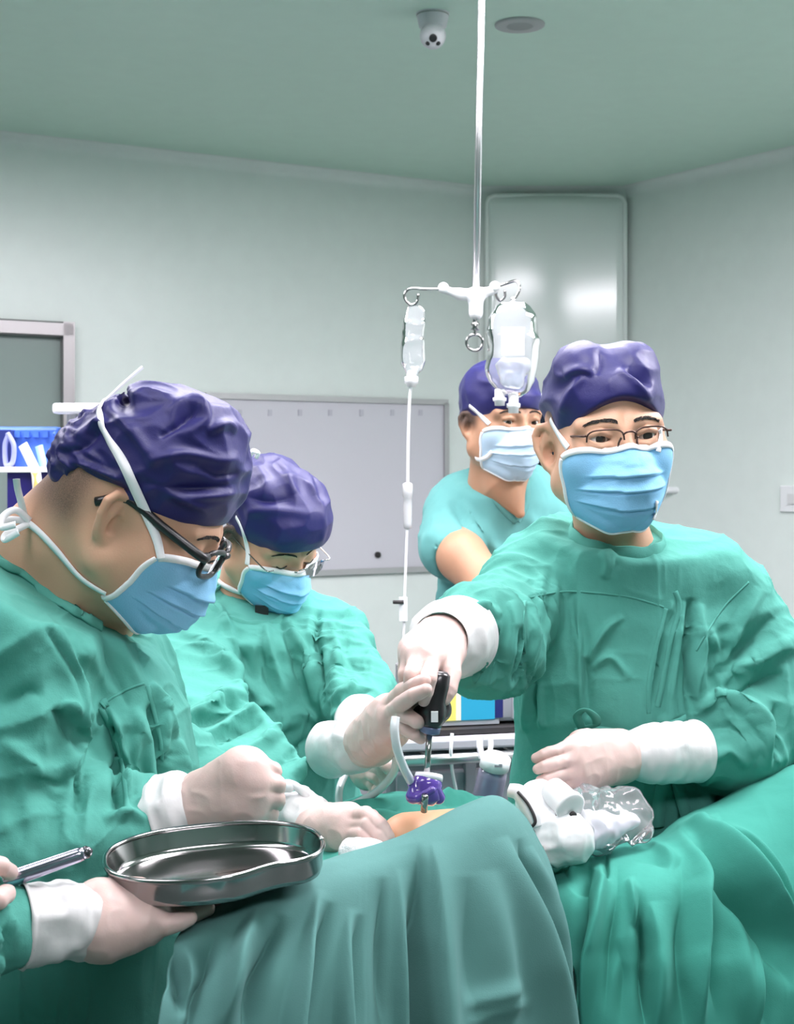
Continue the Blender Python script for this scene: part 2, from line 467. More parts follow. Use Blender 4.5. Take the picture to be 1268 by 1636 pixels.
class Surf:
    """Ray casting onto finished meshes, to lay tapes and seams on them."""
    def __init__(s, *objs):
        V, F, n = [], [], 0
        for o in objs:
            me = o.data; v = np.empty(len(me.vertices) * 3); me.vertices.foreach_get('co', v); v = v.reshape(-1, 3) + root_loc(o)
            V.append(v); F += [[i + n for i in p.vertices] for p in me.polygons]; n += len(v)
        s.t = BVHTree.FromPolygons(np.vstack(V).tolist(), F)
    def px(s, x, y, off=0.001):
        o = Vector((0, 0, EYE)); d = (Vector(W(x, y, 1.0)) - o).normalized()
        h = s.t.ray_cast(o, d)
        if h[0] is None: return None, None
        n = h[1];
        if n.dot(d) > 0: n = -n
        return np.array(h[0] + n * off), np.array(n)
    def near(s, p, off=.001):
        h = s.t.find_nearest(Vector(p)); n = np.array(h[1]); q = np.array(h[0])
        if np.dot(n, np.array(p) - q) < 0 and np.linalg.norm(np.array(p) - q) > 1e-4: n = -n
        return q + n * off, n
    def tape(s, pix, width, off=.0012, thick=.0008, dens=7, res=None):
        pp = spline(np.array(pix, float), max(3, dens * (len(pix) - 1)))
        P, N = [], []
        for x, y in pp:
            a, n = s.px(x, y, off)
            if a is None: continue
            if P and abs(a[1] - P[-1][1]) > .08: continue
            P.append(a); N.append(n)
        if len(P) < 3: return None
        P = np.array(P); N = np.array(N)
        for _ in range(2):
            P[1:-1] = (P[:-2] + 2 * P[1:-1] + P[2:]) / 4 + N[1:-1] * .0002; N[1:-1] = N[:-2] + N[1:-1] + N[2:]; N /= np.linalg.norm(N, axis=1)[:, None]
        return ribbon(P, N, width, thick, res or 3 * len(P))
# ---------------------------------------------------------------- room shell
WALLM = mat('wall_panel_green', (0.81, 0.865, 0.835), .27, bump=[(6, .03)], mottle=.015, spec=.5)
WALLD = mat('wall_panel_dark_green', (0.16, 0.30, 0.25), .35, mottle=.02)
CEILM = mat('ceiling_green', (0.58, 0.77, 0.66), .45, mottle=.015)
FLOORM = mat('floor_vinyl', (0.10, 0.125, 0.12), .3, mottle=.12)
uL = nrm([-.872, -.49]); vR = nrm([.49, -.872]); c0 = np.array([.62, 6.28])
def RP(a, b): return c0 + a * uL + b * vR
OUT = [np.array([0.34, 6.08]), RP(6.4, 0.03), RP(6.4, 7.3), RP(-.1, 7.3), np.array([3.9, 1.6]), np.array([.955, 6.08])]
OUT[4] = np.array([.955, 6.08]) + 6.3 * nrm([.55, -.80])
OUT[3] = np.array([2.4, -1.9])
OUT = [np.array(p) for p in OUT]
WN = ['wall_left', 'wall_far_left', 'wall_back', 'wall_back_right', 'wall_right', 'wall_corner']
def inset(poly, r):
    n = len(poly); out = []
    cen = sum(poly) / n
    for i in range(n):
        a, b, c = poly[i - 1], poly[i], poly[(i + 1) % n]
        n1 = nrm(np.array([-(b - a)[1], (b - a)[0]])); n2 = nrm(np.array([-(c - b)[1], (c - b)[0]]))
        if np.dot(n1, cen - b) < 0: n1 = -n1
        if np.dot(n2, cen - b) < 0: n2 = -n2
        m = nrm(n1 + n2); out.append(b + m * r / max(.3, np.dot(m, n1)))
    return out
RC = .045
lev = [(0, 0.0), (0, CEIL - RC)] + [(RC * (1 - math.cos(t)), CEIL - RC + RC * math.sin(t)) for t in np.linspace(.2, math.pi / 2, 7)]
rings = [[np.array([*p, z]) for p in (inset(OUT, r) if r else OUT)] for r, z in lev]
nO = len(OUT)
for i in range(nO):
    V, F = [], []
    for r in rings: V += [r[i], r[(i + 1) % nO]]
    for k in range(len(rings) - 1): F.append([2 * k, 2 * k + 1, 2 * k + 3, 2 * k + 2])
    o = add(WN[i], np.array(V), F, WALLM if i in (0, 4, 5) else WALLD, smooth=False, loc=(*OUT[i], 0)); o['kind'] = 'structure'
    for p in o.data.polygons: p.use_smooth = p.index > 0
cen = sum(OUT) / nO
big = [cen + (p - cen) * 1.08 for p in OUT]
o = add('floor', np.array([[*p, 0.0] for p in big] + [[*p, -.1] for p in big]), [list(range(nO)), list(range(nO, 2 * nO))[::-1]], FLOORM, smooth=False, loc=(*cen, 0)); o['kind'] = 'structure'
o = add('ceiling', np.array([[*p, CEIL] for p in big] + [[*p, CEIL + .1] for p in big]), [list(range(nO)), list(range(nO, 2 * nO))[::-1]], CEILM, smooth=False, loc=(*cen, CEIL)); o['kind'] = 'structure'
# glossy rounded panel set on the corner wall
def wall_at(px, side):
    """Depth where the sight line of a pixel column meets a wall."""
    a, b = {'left': (OUT[0], OUT[1]), 'right': (OUT[5], OUT[4]), 'corner': (OUT[0], OUT[5])}[side]
    k = (px - CX) / FPX; d = b - a
    t = (k * a[1] - a[0]) / (d[0] - k * d[1]); return a[1] + t * d[1]
def WW(px, py, side, off=0.0):
    d = wall_at(px, side); p = W(px, py, d)
    a, b = {'left': (OUT[0], OUT[1]), 'right': (OUT[5], OUT[4]), 'corner': (OUT[0], OUT[5])}[side]
    n = nrm(np.array([-(b - a)[1], (b - a)[0]]));
    if np.dot(n, cen - a) < 0: n = -n
    p[:2] += n * off; return p
GLOSS = mat('corner_panel_gloss', (0.86, 0.90, 0.88), .14, spec=.7, coat=.3)
x0, x1, zt = (778 - CX) / FPX * 6.04, (998 - CX) / FPX * 6.04, EYE + (HY - 313) / FPX * 6.04
nu, nv = 40, 60
V = []
for i in range(nu):
    for j in range(nv):
        u = i / (nu - 1) * 2 - 1; v = j / (nv - 1)
        x = (x0 + x1) / 2 + u * (x1 - x0) / 2; z = zt - v * 2.2
        e = min(1 - abs(u), v * 7.0); y = 6.035 + .012 * max(0, 1 - e / .10) ** 2 - .012 * (1 - u * u)
        V.append([x, y, z])
o = add('corner_panel', np.array(V), grid_faces(nu, nv)[:, ::-1], GLOSS); tag(o, 'glossy pale green panel set in the corner wall behind the drip pole', 'wall panel')
solidify(o, .02)
MB().tube(np.array([[x0 - .002, 6.045, zt - 2.2], [x0 - .002, 6.045, zt - .03], [x0 + .008, 6.045, zt - .008], [x0 + .03, 6.045, zt + .002], [x1 - .03, 6.045, zt + .002], [x1 - .008, 6.045, zt - .008], [x1 + .002, 6.045, zt - .03], [x1 + .002, 6.045, zt - 2.2]]), .009, 12).build('edge_highlight', mat('panel_highlight', (.9, .93, .91), .2), o, smooth=True)  # pale glossy bead added to give the panel edges their bright highlight
# ceiling lamps
LAMPW = ['over the middle of the left wall', 'before the corner wall', 'beside the right wall', 'above the leftmost surgeon', 'behind the viewer']
LED = mat('lamp_diffuser', (1, 1, 1), .5)
for li, (x, y, l, w, s) in enumerate(LAMPS):
    r = empty('ceiling_light', (x, y, CEIL), 'recessed white ceiling lamp panel ' + LAMPW[li], 'lamp', 'ceiling lamp panels')
    R = np.array([[uL[0], vR[0], 0], [uL[1], vR[1], 0], [0, 0, 1]])
    m = bpy.data.materials.new('lamp_light'); m.use_nodes = True; b = m.node_tree.nodes['Principled BSDF']
    b.inputs['Base Color'].default_value = (.9, .9, .9, 1); b.inputs['Emission Color'].default_value = (1.0, 0.955, 1.02, 1); b.inputs['Emission Strength'].default_value = s
    MB().box((x, y, CEIL - .012), (l, w, .012), R).build('diffuser', m, r)
    fr = MB()
    for sx, sy, a, bb in ((0, 1, l + .06, .03), (0, -1, l + .06, .03), (1, 0, .03, w), (-1, 0, .03, w)):
        c = R @ np.array([sx * (l / 2 + .015), sy * (w / 2 + .015), 0]); fr.box(np.array([x, y, CEIL - .012]) + c, (a, bb, .024), R)
    fr.build('frame', PLASTICW, r)

# unseen lamp added over the table for shading contrast: round head on ceiling arm
SLP = np.array([.22, 1.50, 2.42]); sl_aim = nrm(np.array([.15, 1.75, 1.1]) - SLP)
r = empty('added_table_lamp', SLP, 'round unseen lamp added over the operating table for shading contrast', 'lamp')
MB().lathe([(.02, -.10), (.12, -.085), (.27, -.03), (.30, 0), (.30, .012), (.28, .014)], SLP, sl_aim, 36).build('housing', PLASTICW, r, smooth=True)
m = bpy.data.materials.new('added_lamp_face'); m.use_nodes = True; b = m.node_tree.nodes['Principled BSDF']
b.inputs['Emission Color'].default_value = (1.0, .96, 1.0, 1); b.inputs['Emission Strength'].default_value = ADDED_LAMP
MB().lathe([(.002, .016), (.27, .016), (.275, .010)], SLP, sl_aim, 36).build('face', m, r, smooth=False)
MB().tube(np.array([SLP - sl_aim * .08, SLP + [-.05, -.18, .14], SLP + [.10, -.45, .18], [SLP[0] + .10, SLP[1] - .45, CEIL]]), .022, 12).build('arm', PLASTICW, r, smooth=True)
# ---------------------------------------------------------------- people: shared builders
class Head:
    """A head frame: origin between the ears at eye level, +X the person's right, +Y the way the face looks, +Z the crown."""
    def __init__(s, org, F, U, scale=1.0):
        s.o = np.array(org, float); Y = nrm(F); Z = nrm(np.array(U) - np.dot(U, Y) * Y); X = np.cross(Y, Z)
        s.R = np.stack([X, Y, Z], 1); s.k = scale
    def w(s, p): return s.o + (np.atleast_2d(p) * s.k) @ s.R.T
    def l(s, p): return ((np.atleast_2d(p) - s.o) @ s.R) / s.k
EARP = dict(helix=[(-.010, .012), (-.008, .024), (.001, .031), (.012, .030), (.020, .020), (.021, .004), (.015, -.012), (.007, -.022)], lobe=(-.001, -.029))
def ear_sdf(Q, big=1.0):
    c = np.array([.071, -.012, -.016]); b = nrm([.62, -.78, 0]); u = nrm([.10, -.12, 1]); n = np.cross(u, b); n = n if n[0] > 0 else -n
    def pt(y, z, o=0.0): return c + big * (y * b + z * u + o * n)
    R = np.stack([b, u, n], 1)
    d = ell(Q, pt(.004, .002, .002), (.017 * big, .027 * big, .0045 * big), R)
    hx = [pt(y, z, .004) for y, z in EARP['helix']]
    d = smin(d, chain(Q, hx, [.0038, .0048, .0055, .0055, .0055, .005, .0045, .005]), .003)
    d = smin(d, rc(Q, pt(.003, -.024, .002), pt(-.003, -.030, .002), .006, .0065), .006)
    d = smin(d, chain(Q, [pt(.004, .020, .004), pt(.011, .008, .005), pt(.009, -.008, .005), pt(.002, -.015, .004)], [.003, .0035, .0035, .003]), .004)
    d = smax(d, -ell(Q, pt(.001, -.002, .007), (.0100 * big, .0135 * big, .0085 * big), R), .003)
    d = smin(d, rc(Q, pt(-.012, .0, .001), pt(-.010, -.012, .002), .005, .004), .005)
    return d
def head_sdf(P, o):
    Q = P.copy(); Q[:, 0] = np.abs(Q[:, 0])
    fw = o.get('wide', 1.0)
    d = ell(Q, (0, -.012, .034), (.077 * fw, .098, .088))
    d = smin(d, ell(Q, (0, .028, -.034), (.063 * fw, .064, .086)), .035)
    d = smin(d, ell(Q, (.043 * fw, .045, -.032), (.030, .034, .034)), .025)
    d = smin(d, rc(Q, (.056 * fw, -.002, -.062), (.016, .068, -.106), .024, .020), .03)
    d = smin(d, rc(Q, (.012, .086, .017), (.050, .068, .017), .010, .010), .014)
    d = smin(d, rc(Q, (0, .091, .004), (0, .110, -.040), .0085, .012), .014)
    d = smin(d, ell(Q, (.014, .098, -.043), (.010, .011, .009)), .008)
    d = smax(d, -ell(Q, (.032, .104, -.002), (.019, .013, .0125)), .014)
    ec = (.0325, .0735, -.001)
    d = smin(d, ell(Q, ec, (.0165, .0160, .0155)), .005)
    if o.get('open', 0) > 0:
        hh = o['open'] * (1 - ((Q[:, 0] - .0325) / .0145) ** 2)
        cut = np.maximum(np.abs(Q[:, 2] - o.get('zo', -.002) - .1 * (Q[:, 0] - .0325)) - hh, .080 - Q[:, 1])
        cut = np.maximum(cut, np.abs(Q[:, 0] - .0325) - .0145)
        d = smax(d, -cut, .0012)
        up = chain(Q, [(.020, .0885, .004), (.032, .0905, .0085), (.046, .083, .005)], [.0022, .003, .0022])
        d = smin(d, up, .004)
        bag = chain(Q, [(.021, .087, -.010), (.032, .0885, -.0125), (.044, .082, -.010)], [.002, .003, .002])
        d = smin(d, bag, .006)
    else:
        d = smin(d, chain(Q, [(.020, .0865, -.006), (.032, .0885, -.009), (.045, .081, -.006)], [.0015, .002, .0015]), .003)
    d = smin(d, ear_sdf(Q, o.get('ear', 1.0)), .005)
    return d
def build_body(root, H, opts, extra, h=.0024, m=SKIN, hair=None, name='body', k=.03, lo=None, hi=None, fine_lo=None):
    """Head, neck and whatever skin capsules (world coordinates, radii) belong to it, as one mesh."""
    ex = [(H.l(a)[0], H.l(b)[0], ra / H.k, rb / H.k, kk) for a, b, ra, rb, kk in extra]
    def f(P):
        d = head_sdf(P, opts).astype(np.float32)
        for a, b, ra, rb, kk in ex: d = smin(d, rc(P, a, b, ra, rb), kk)
        return d.astype(np.float32)
    lo = np.array([-.10, -.125, -.15]); hi = np.array([.10, .14, .14])
    for a, b, ra, rb, kk in ex:
        for p, r in ((a, ra), (b, rb)): lo = np.minimum(lo, p - r - .01); hi = np.maximum(hi, p + r + .01)
    V, F = isosurface(f, lo, hi, h)
    at = np.zeros(len(V)) if hair is None else hair(V)
    o = add(name, H.w(V), F, m, root, attr={'hair': at})
    return o
def cap_shape(H, opts):
    """Returns the cap's distance function in the head frame."""
    parts = opts['lumps']; zf, zb, yf = opts['edge']
    def f(P):
        d = None
        for c, r, k in parts:
            e = ell(P, c, r); d = e if d is None else smin(d, e, k)
        for pl in opts.get('dents', []): d = smax(d, -rc(P, pl[0], pl[1], pl[2], pl[2]), pl[3])
        s = (zf - zb) / (2 * yf); ze = zb + s * (P[:, 1] + yf) - opts.get('sag', .06) * (np.sqrt(P[:, 0] ** 2 + .0009) - .03) + opts.get('tilt', 0) * P[:, 0]
        d = smax(d, (ze - P[:, 2]) * .9, .004)
        return d.astype(np.float32)
    return f
def build_cap(root, H, opts, h=.0026, folds=(), amp=.003, seed=3):
    f = cap_shape(H, opts)
    V, F = isosurface(f, (-.125, -.16, -.06), (.125, .15, opts.get('top', .19)), h)
    N = vnormals(V, F)
    # gathers run from the tie at the back over the crown, plus crumples
    p = V - np.array(opts.get('tie', (0, -.12, .03)))
    rr = np.linalg.norm(p, axis=1); dirs = p / rr[:, None]
    g = ridge(dirs * opts.get('gf', 5.0) + vnoise(V * 22, seed)[:, None] * .25, seed) * smoothstep(0, .05, rr)
    e = ridge(V * np.array([26, 18, 30]) + seed, seed + 9)
    zf, zb, yf = opts['edge']; ze = zb + (zf - zb) / (2 * yf) * (V[:, 1] + yf) - opts.get('sag', .06) * (np.sqrt(V[:, 0] ** 2 + .0009) - .03) + opts.get('tilt', 0) * V[:, 0]
    up = smoothstep(.004, .035, V[:, 2] - ze)
    V = V + N * ((amp * g + amp * .8 * e) * up)[:, None]
    Wv = H.w(V); Nw = N @ H.R.T
    Wv = fold(Wv, Nw, list(folds))
    return add('cap', Wv, F, NAVY, root)
def mask_grid(opts={}):
    nu, nv = 71, 61
    u = np.linspace(-1, 1, nu); v = np.linspace(0, 1, nv)
    U, Vv = np.meshgrid(u, v, indexing='ij')
    w = np.interp(Vv, [0, .25, .55, .8, 1], [.0640, .067, .068, .060, .046]) * opts.get('w', 1)
    zc = np.interp(Vv, [0, 1], [-.016, -.128]); 
    z = zc + np.interp(Vv, [0, .4, 1], [-.010, .0, .032]) * np.abs(U) ** 2
    yc = np.interp(Vv, [0, .12, .3, .55, .8, .93, 1], [.108, .119, .127, .126, .113, .095, .076])
    ys = np.interp(Vv, [0, .5, 1], [.040, .032, .014])
    nb = np.interp(Vv, [0, .35, .8, 1], [1.35, .95, .70, .70])
    y = ys + (yc - ys) * np.cos(U * np.pi / 2 * .97) ** nb
    x = w * np.sin(U * np.pi / 2 * .98) ** 1 if False else w * (1.12 * U - .12 * U ** 3)
    P = np.stack([x, y, z], -1)
    return P, U, Vv
def build_mask(root, H, opts={}, m=MASKB, seed=1):
    P, U, Vv = mask_grid(opts); nu, nv = P.shape[:2]
    du = np.gradient(P, axis=0); dv = np.gradient(P, axis=1); N = np.cross(du, dv); N /= np.linalg.norm(N, axis=-1)[..., None] + 1e-9
    if N[nu // 2, nv // 2, 1] < 0: N = -N
    D = np.zeros((nu, nv))
    for vp, a in opts.get('pleats', ((.34, .0050), (.52, .0045), (.74, .0035))):
        wob = vp + .02 * np.sin(U * 3 + seed) + .05 * (1 - U ** 2) * opts.get('arch', -.6)
        t = (Vv - wob)
        D += a * (1 - .65 * U ** 2) * np.where(t < 0, np.exp(t / .07), -np.exp(-t / .035) * .55)
    D += .0016 * (fbm(np.stack([U * 3, Vv * 4, np.zeros_like(U)], -1).reshape(-1, 3), seed).reshape(nu, nv))
    P = (P + N * D[..., None]).reshape(-1, 3); Nf = N.reshape(-1, 3)
    for _ in range(5):
        s_ = head_sdf(P.astype(np.float32), dict(opts.get('head', {}), ear=.5)); s_ = np.where(np.abs(Nf[:, 0]) > .0, s_, s_)
        P = P + Nf * np.clip(.0030 - s_, 0, .02)[:, None] * .8
    P = P.reshape(nu, nv, 3)
    for _ in range(2): P[1:-1] = (P[:-2] + 4 * P[1:-1] + P[2:]) / 6
    V = H.w(P.reshape(-1, 3))
    F = grid_faces(nu, nv)
    o = add('mask', V, F, m, root); solidify(o, .0016)
    G = V.reshape(nu, nv, 3); NW = (N.reshape(-1, 3) @ H.R.T).reshape(nu, nv, 3)
    for pts, nn, wd in ((G[:, 0] + NW[:, 0] * .0012, NW[:, 0], .009), (G[:, -1] + NW[:, -1] * .001, NW[:, -1], .005), (G[0] + NW[0] * .001, NW[0], .007), (G[-1] + NW[-1] * .001, NW[-1], .007)):
        vv, ff = ribbon(pts[::3], nn[::3], wd, .0012, 60); add('binding', vv, ff, WHITE, o)
    return o, G
def eyes(root, H, gaze, z=-.001, iris=(.018, .009, .006)):
    ew = mat('eye_white', (.72, .66, .62), .2, coat=.3); ei = mat('iris', iris, .12, coat=.6)
    for sx in (1, -1):
        c = np.array([sx * .0325, .0735, z]); g = nrm(gaze)
        prof = [(.0142 * math.sin(t), .0142 * math.cos(t)) for t in np.linspace(0.001, math.pi, 26)]
        V, F = lathe(prof, c, g, 26)
        cz = (np.array([V[f].mean(0) for f in F]) - c) @ g
        add('eyeball', H.w(V), F, ew, root, mats=[ew, ei], midx=(cz > .0142 * math.cos(.50)).astype(int))
def brows(root, H, S, thick=.004, rise=.004, n=110):
    """Eyebrows of many short hairs lying on the brow."""
    rnd = random.Random(5)
    for sx in (1, -1):
        kx = [.011, .022, .034, .045, .054]; kz = [.0175, .0205, .0215, .0180, .0110]
        m = MB()
        def at(x, z): return S.near(H.w((sx * x, .098 * math.sqrt(max(.05, 1 - (x / .072) ** 2)) + .010, z + rise))[0], .0007)
        for k in range(n):
            x = rnd.uniform(.011, .052); w = thick * (1 - .75 * max(0, (x - .03) / .024)) * (.7 + .3 * min(1, (x - .010) / .008))
            z = float(np.interp(x, kx, kz)) + rnd.uniform(-w, w) * .75
            a, na = at(x, z); x2 = x + .006; sl = float(np.interp(x2, kx, kz)) - float(np.interp(x, kx, kz))
            b, nb = at(x2, z + sl + .0022 * (1 - (x - .011) / .04)); t = nrm(np.cross(nrm(b - a), na)) * .0006
            m.put(np.array([a - t, a + t, (a + b) / 2 + na * .0006 + t * .8, b + nb * .0002, (a + b) / 2 + na * .0006 - t * .8]), [[0, 1, 2, 3, 4]])
        o = m.build('eyebrow', HAIR, root); o['kind'] = 'stuff'
def hand(root, name, wrist, palm, fingers, thumb, scale=1.0, h=.0016, k_f=.004, fr=(.0098, .0092, .0084, .0072), m=GLOVE, extra=(), nails=False):
    """Gloved hand: palm from the wrist to each knuckle, five separate jointed fingers; every joint a world point."""
    fr = np.array(fr) * scale
    def f(P):
        d = None
        for fg in fingers:
            e = rc(P, wrist, fg[0], .0215 * scale, .0135 * scale)
            d = e if d is None else smin(d, e, .022)
        for a, b, ra, rb in palm:
            d = smin(d, rc(P, a, b, ra * scale, rb * scale), .018)
        if thumb is not None:
            d = smin(d, rc(P, wrist, thumb[0], .020 * scale, .0150 * scale), .018)
        ff = None
        for fg in fingers:
            r = [fr[0] * 1.12, fr[1] * 1.04, fr[2], fr[3]][:len(fg)]
            e = chain(P, fg, r)
            ff = e if ff is None else smin(ff, e, .0010)
        d = smin(d, ff, .006)
        if thumb is not None:
            e = chain(P, thumb, [.0145 * scale, .0118 * scale, .0102 * scale, .0085 * scale][:len(thumb)]); d = smin(d, e, .006)
        for a, b, ra, rb in extra: d = smin(d, rc(P, a, b, ra, rb), .015)
        return d.astype(np.float32)
    pts = np.array([wrist] + [p for fg in fingers for p in fg] + (list(thumb) if thumb is not None else []) + [q for e in extra for q in e[:2]])
    V, F = isosurface(f, pts.min(0) - .035, pts.max(0) + .035, h)
    N = vnormals(V, F)
    V = V + N * (.0005 * ridge(V * 55, 3) + .0004 * fbm(V * 40, 5))[:, None]
    return add(name, V, F, m, root)
def cuff(parent, a, b, ra, rb, name='cuff', flat=None, wr=.0018, seed=1, m=CUFF):
    """Glove cuff: a loose tube pulled over the sleeve, rolled rim at b."""
    a = np.array(a); b = np.array(b); ax = nrm(b - a); L = np.linalg.norm(b - a)
    u = nrm(np.cross(ax, [0, 0, 1])); v = np.cross(ax, u)
    nu, nv = 56, 34
    V = []
    for i in range(nu):
        th = 2 * np.pi * i / nu
        for j in range(nv):
            t = j / (nv - 1); r = ra + (rb - ra) * smoothstep(0, .45, t)
            c, s = math.cos(th), math.sin(th)
            V.append([th, t, r, c, s])
    V = np.array(V)
    q = np.stack([V[:, 3] * 1.2, V[:, 4] * 1.2, V[:, 1] * L / .018], 1)
    r = V[:, 2] + wr * (ridge(q, seed) + .6 * vnoise(q * 2, seed + 2)) * np.sin(np.pi * np.clip(V[:, 1], .0, .92)) ** .5
    r += .0022 * np.exp(-((V[:, 1] - .975) / .022) ** 2)
    P = a + np.outer(V[:, 1] * L, ax) + (r * V[:, 3])[:, None] * u + (r * V[:, 4] * (flat or 1))[:, None] * v
    o = add(name, P, grid_faces(nu, nv, True), m, parent); solidify(o, .0012); return o
def gown(root, prims, h=.006, k=.05, crs=(), folds=(), m=TEAL, name='gown', seed=1, amp=.0036, cuts=(), planes=(), lo=None, hi=None, nf=(9, 9, 4), fine=False, crisp=.0052):
    """Cloth shell of a body: prims are (group, a, b, ra, rb, flat); groups blend softly."""
    def f(P):
        gs = {}
        for g, a, b, ra, rb, fl in prims:
            e = rc(P, a, b, ra, rb, fl); gs[g] = e if g not in gs else smin(gs[g], e, k)
        d = None
        for g in sorted(gs): d = gs[g] if d is None else smin(d, gs[g], k * (.25 if g else 1))
        for c in cuts: d = smax(d, -rc(P, *c[:4]), .006)
        for c, ax in planes: d = smax(d, (sub3(P, c) @ nrm(ax).astype(P.dtype)), .010)
        return d.astype(np.float32)
    pts = np.array([p for q in prims for p in (np.array(q[1]) - q[3], np.array(q[1]) + q[3], np.array(q[2]) - q[4], np.array(q[2]) + q[4])])
    l = pts.min(0) - .02; u = pts.max(0) + .02
    if lo is not None: l = np.maximum(l, lo)
    if hi is not None: u = np.minimum(u, hi)
    V, F = isosurface(f, l, u, h)
    N = vnormals(V, F)
    V = V + N * (amp * (ridge(V * np.array(nf) + .35 * vnoise(V * 6, seed)[:, None], seed) + .4 * fbm(V * 16, seed + 3)))[:, None]
    V = crease(V, N, crs, seed + 50)
    if fine: V, F = subdivide(V, F)
    N = vnormals(V, F)
    V = V + N * crumple(V, crisp, (13, 13, 8), seed)[:, None]
    V = fold(V, vnormals(V, F), list(folds))
    o = add(name, V, F, m, root)
    return o
def legs(root, x, y, face, zt, m=TEAL, spread=.10):
    f = nrm(np.array([*face, 0])); s = np.array([-f[1], f[0], 0]); B = np.array([x, y, 0.0])
    def ft(P):
        d = None
        for sg in (1, -1):
            e = chain(P, [B + s * sg * spread + [0, 0, zt], B + s * sg * spread + [0, 0, .5], B + s * sg * spread + [0, 0, .09]], [.10, .078, .070]); d = e if d is None else np.minimum(d, e)
        return np.maximum(d, .03 - P[:, 2]).astype(np.float32)
    V, F = isosurface(ft, B + [-.28, -.28, 0], B + [.28, .28, zt + .12], .014, 1); add('trousers', V, F, m, root)
    for sg in (1, -1):
        a = B + s * sg * spread
        def fs(P):
            d = rc(P, a - f * .05 + [0, 0, .045], a + f * .14 + [0, 0, .035], .048, .042); return np.maximum(d, -P[:, 2]).astype(np.float32)
        V, F = isosurface(fs, a + [-.26, -.26, -.02], a + [.26, .26, .12], .012, 1); add('shoe', V, F, PLASTICW, root)
def strap(parent, S, pix, width=.008, name='tie', m=WHITE, off=.0015, **k):
    r = S.tape(pix, width, off, **k)
    if r is not None: return add(name, r[0], r[1], m, parent)
def seam(parent, S, pix, width=.004, name='seam', m=TEAL, off=.0003, thick=.0005, **k): return strap(parent, S, pix, width, name, m, off, thick=thick, **k)
def collar(root, c, ax, rx, ry, front, w=.022, name='collar', m=TEAL):
    """Neck band: a standing ring round the neck; ax its axis, front the way the dip points."""
    ax = nrm(ax); f = nrm(np.array(front) - np.dot(front, ax) * ax); s = np.cross(ax, f)
    nu = 60; V = []
    for i in range(nu):
        t = 2 * np.pi * i / nu
        for (dr, dz) in ((.006, -w * .55), (.004, -w * .1), (-.003, w * .45), (-.006, w * .45), (-.004, -w * .1), (-.002, -w * .55)):
            V.append(np.array(c) + f * (ry + dr) * math.cos(t) + s * (rx + dr) * math.sin(t) + ax * (dz + .0012 * math.sin(t * 9)))
    F = []
    for i in range(nu):
        for j in range(6): F.append([i * 6 + j, i * 6 + (j + 1) % 6, ((i + 1) % nu) * 6 + (j + 1) % 6, ((i + 1) % nu) * 6 + j])
    return add(name, np.array(V), F, m, root)
def glasses(root, H, S, fm, lens, full=True, w=.050, hgt=.030, zc=-.004, tempr=.0016, rimr=.0012, ear_y=-.03, pads=True, name='glasses', drop=0.0, hinge=.071, cxo=.0335):
    """Spectacles as one part: frame with lenses as sub-parts."""
    m = MB(); yo = .112
    rims = []
    for sx in (1, -1):
        cx = sx * cxo; pts = []
        for t in np.linspace(0, 2 * np.pi, 25)[:-1]:
            x = cx + w / 2 * np.sign(math.cos(t)) * abs(math.cos(t)) ** .6; z = zc + hgt / 2 * np.sign(math.sin(t)) * abs(math.sin(t)) ** .6
            pts.append([x, yo - 2.2 * abs(x) ** 2 * 1.6, z])
        rims.append(np.array(pts))
        P = H.w(np.array(pts))
        if full == True: m.tube(np.vstack([P, P[:1]]), rimr, 8)
        elif full == 'half': m.tube(P[:13], rimr, 8)
        hx = np.array([sx * hinge, yo - 3.52 * .058 ** 2 - .006, zc + hgt * .28])
        lx = cxo + w / 2; ex = np.array([sx * lx, yo - 3.52 * lx ** 2, zc + hgt * .28])
        back = np.array([sx * (hinge + .003), ear_y, zc + hgt * .28 + drop]); tip = back + np.array([0, -.03, -.022])
        m.tube(H.w(np.array([ex, hx, hx + (back - hx) * .5, back, tip])), tempr, 8, 24)
    br = np.array([[-.0095, yo, zc + hgt * .22], [-.004, yo + .003, zc + hgt * .34], [.004, yo + .003, zc + hgt * .34], [.0095, yo, zc + hgt * .22]])
    m.tube(H.w(br), rimr * 1.1, 8, 10)
    if pads:
        for sx in (1, -1): m.tube(H.w(np.array([[sx * .011, yo - .002, zc + hgt * .1], [sx * .0125, yo - .010, zc - .004], [sx * .014, yo - .008, zc - .011]])), .0016, 6, 8)
    g = m.build(name, fm, root, smooth=True)
    for P in rims:
        c = P.mean(0); V = np.vstack([P, c[None] + [[0, .001, 0]]]); add('lens', H.w(V), [[i, (i + 1) % len(P), len(P)] for i in range(len(P))], lens, g)
    return g
LENS = film('spectacle_lens', (.97, .98, .98), .96, .03, .01)
FOLDS_OFF = False
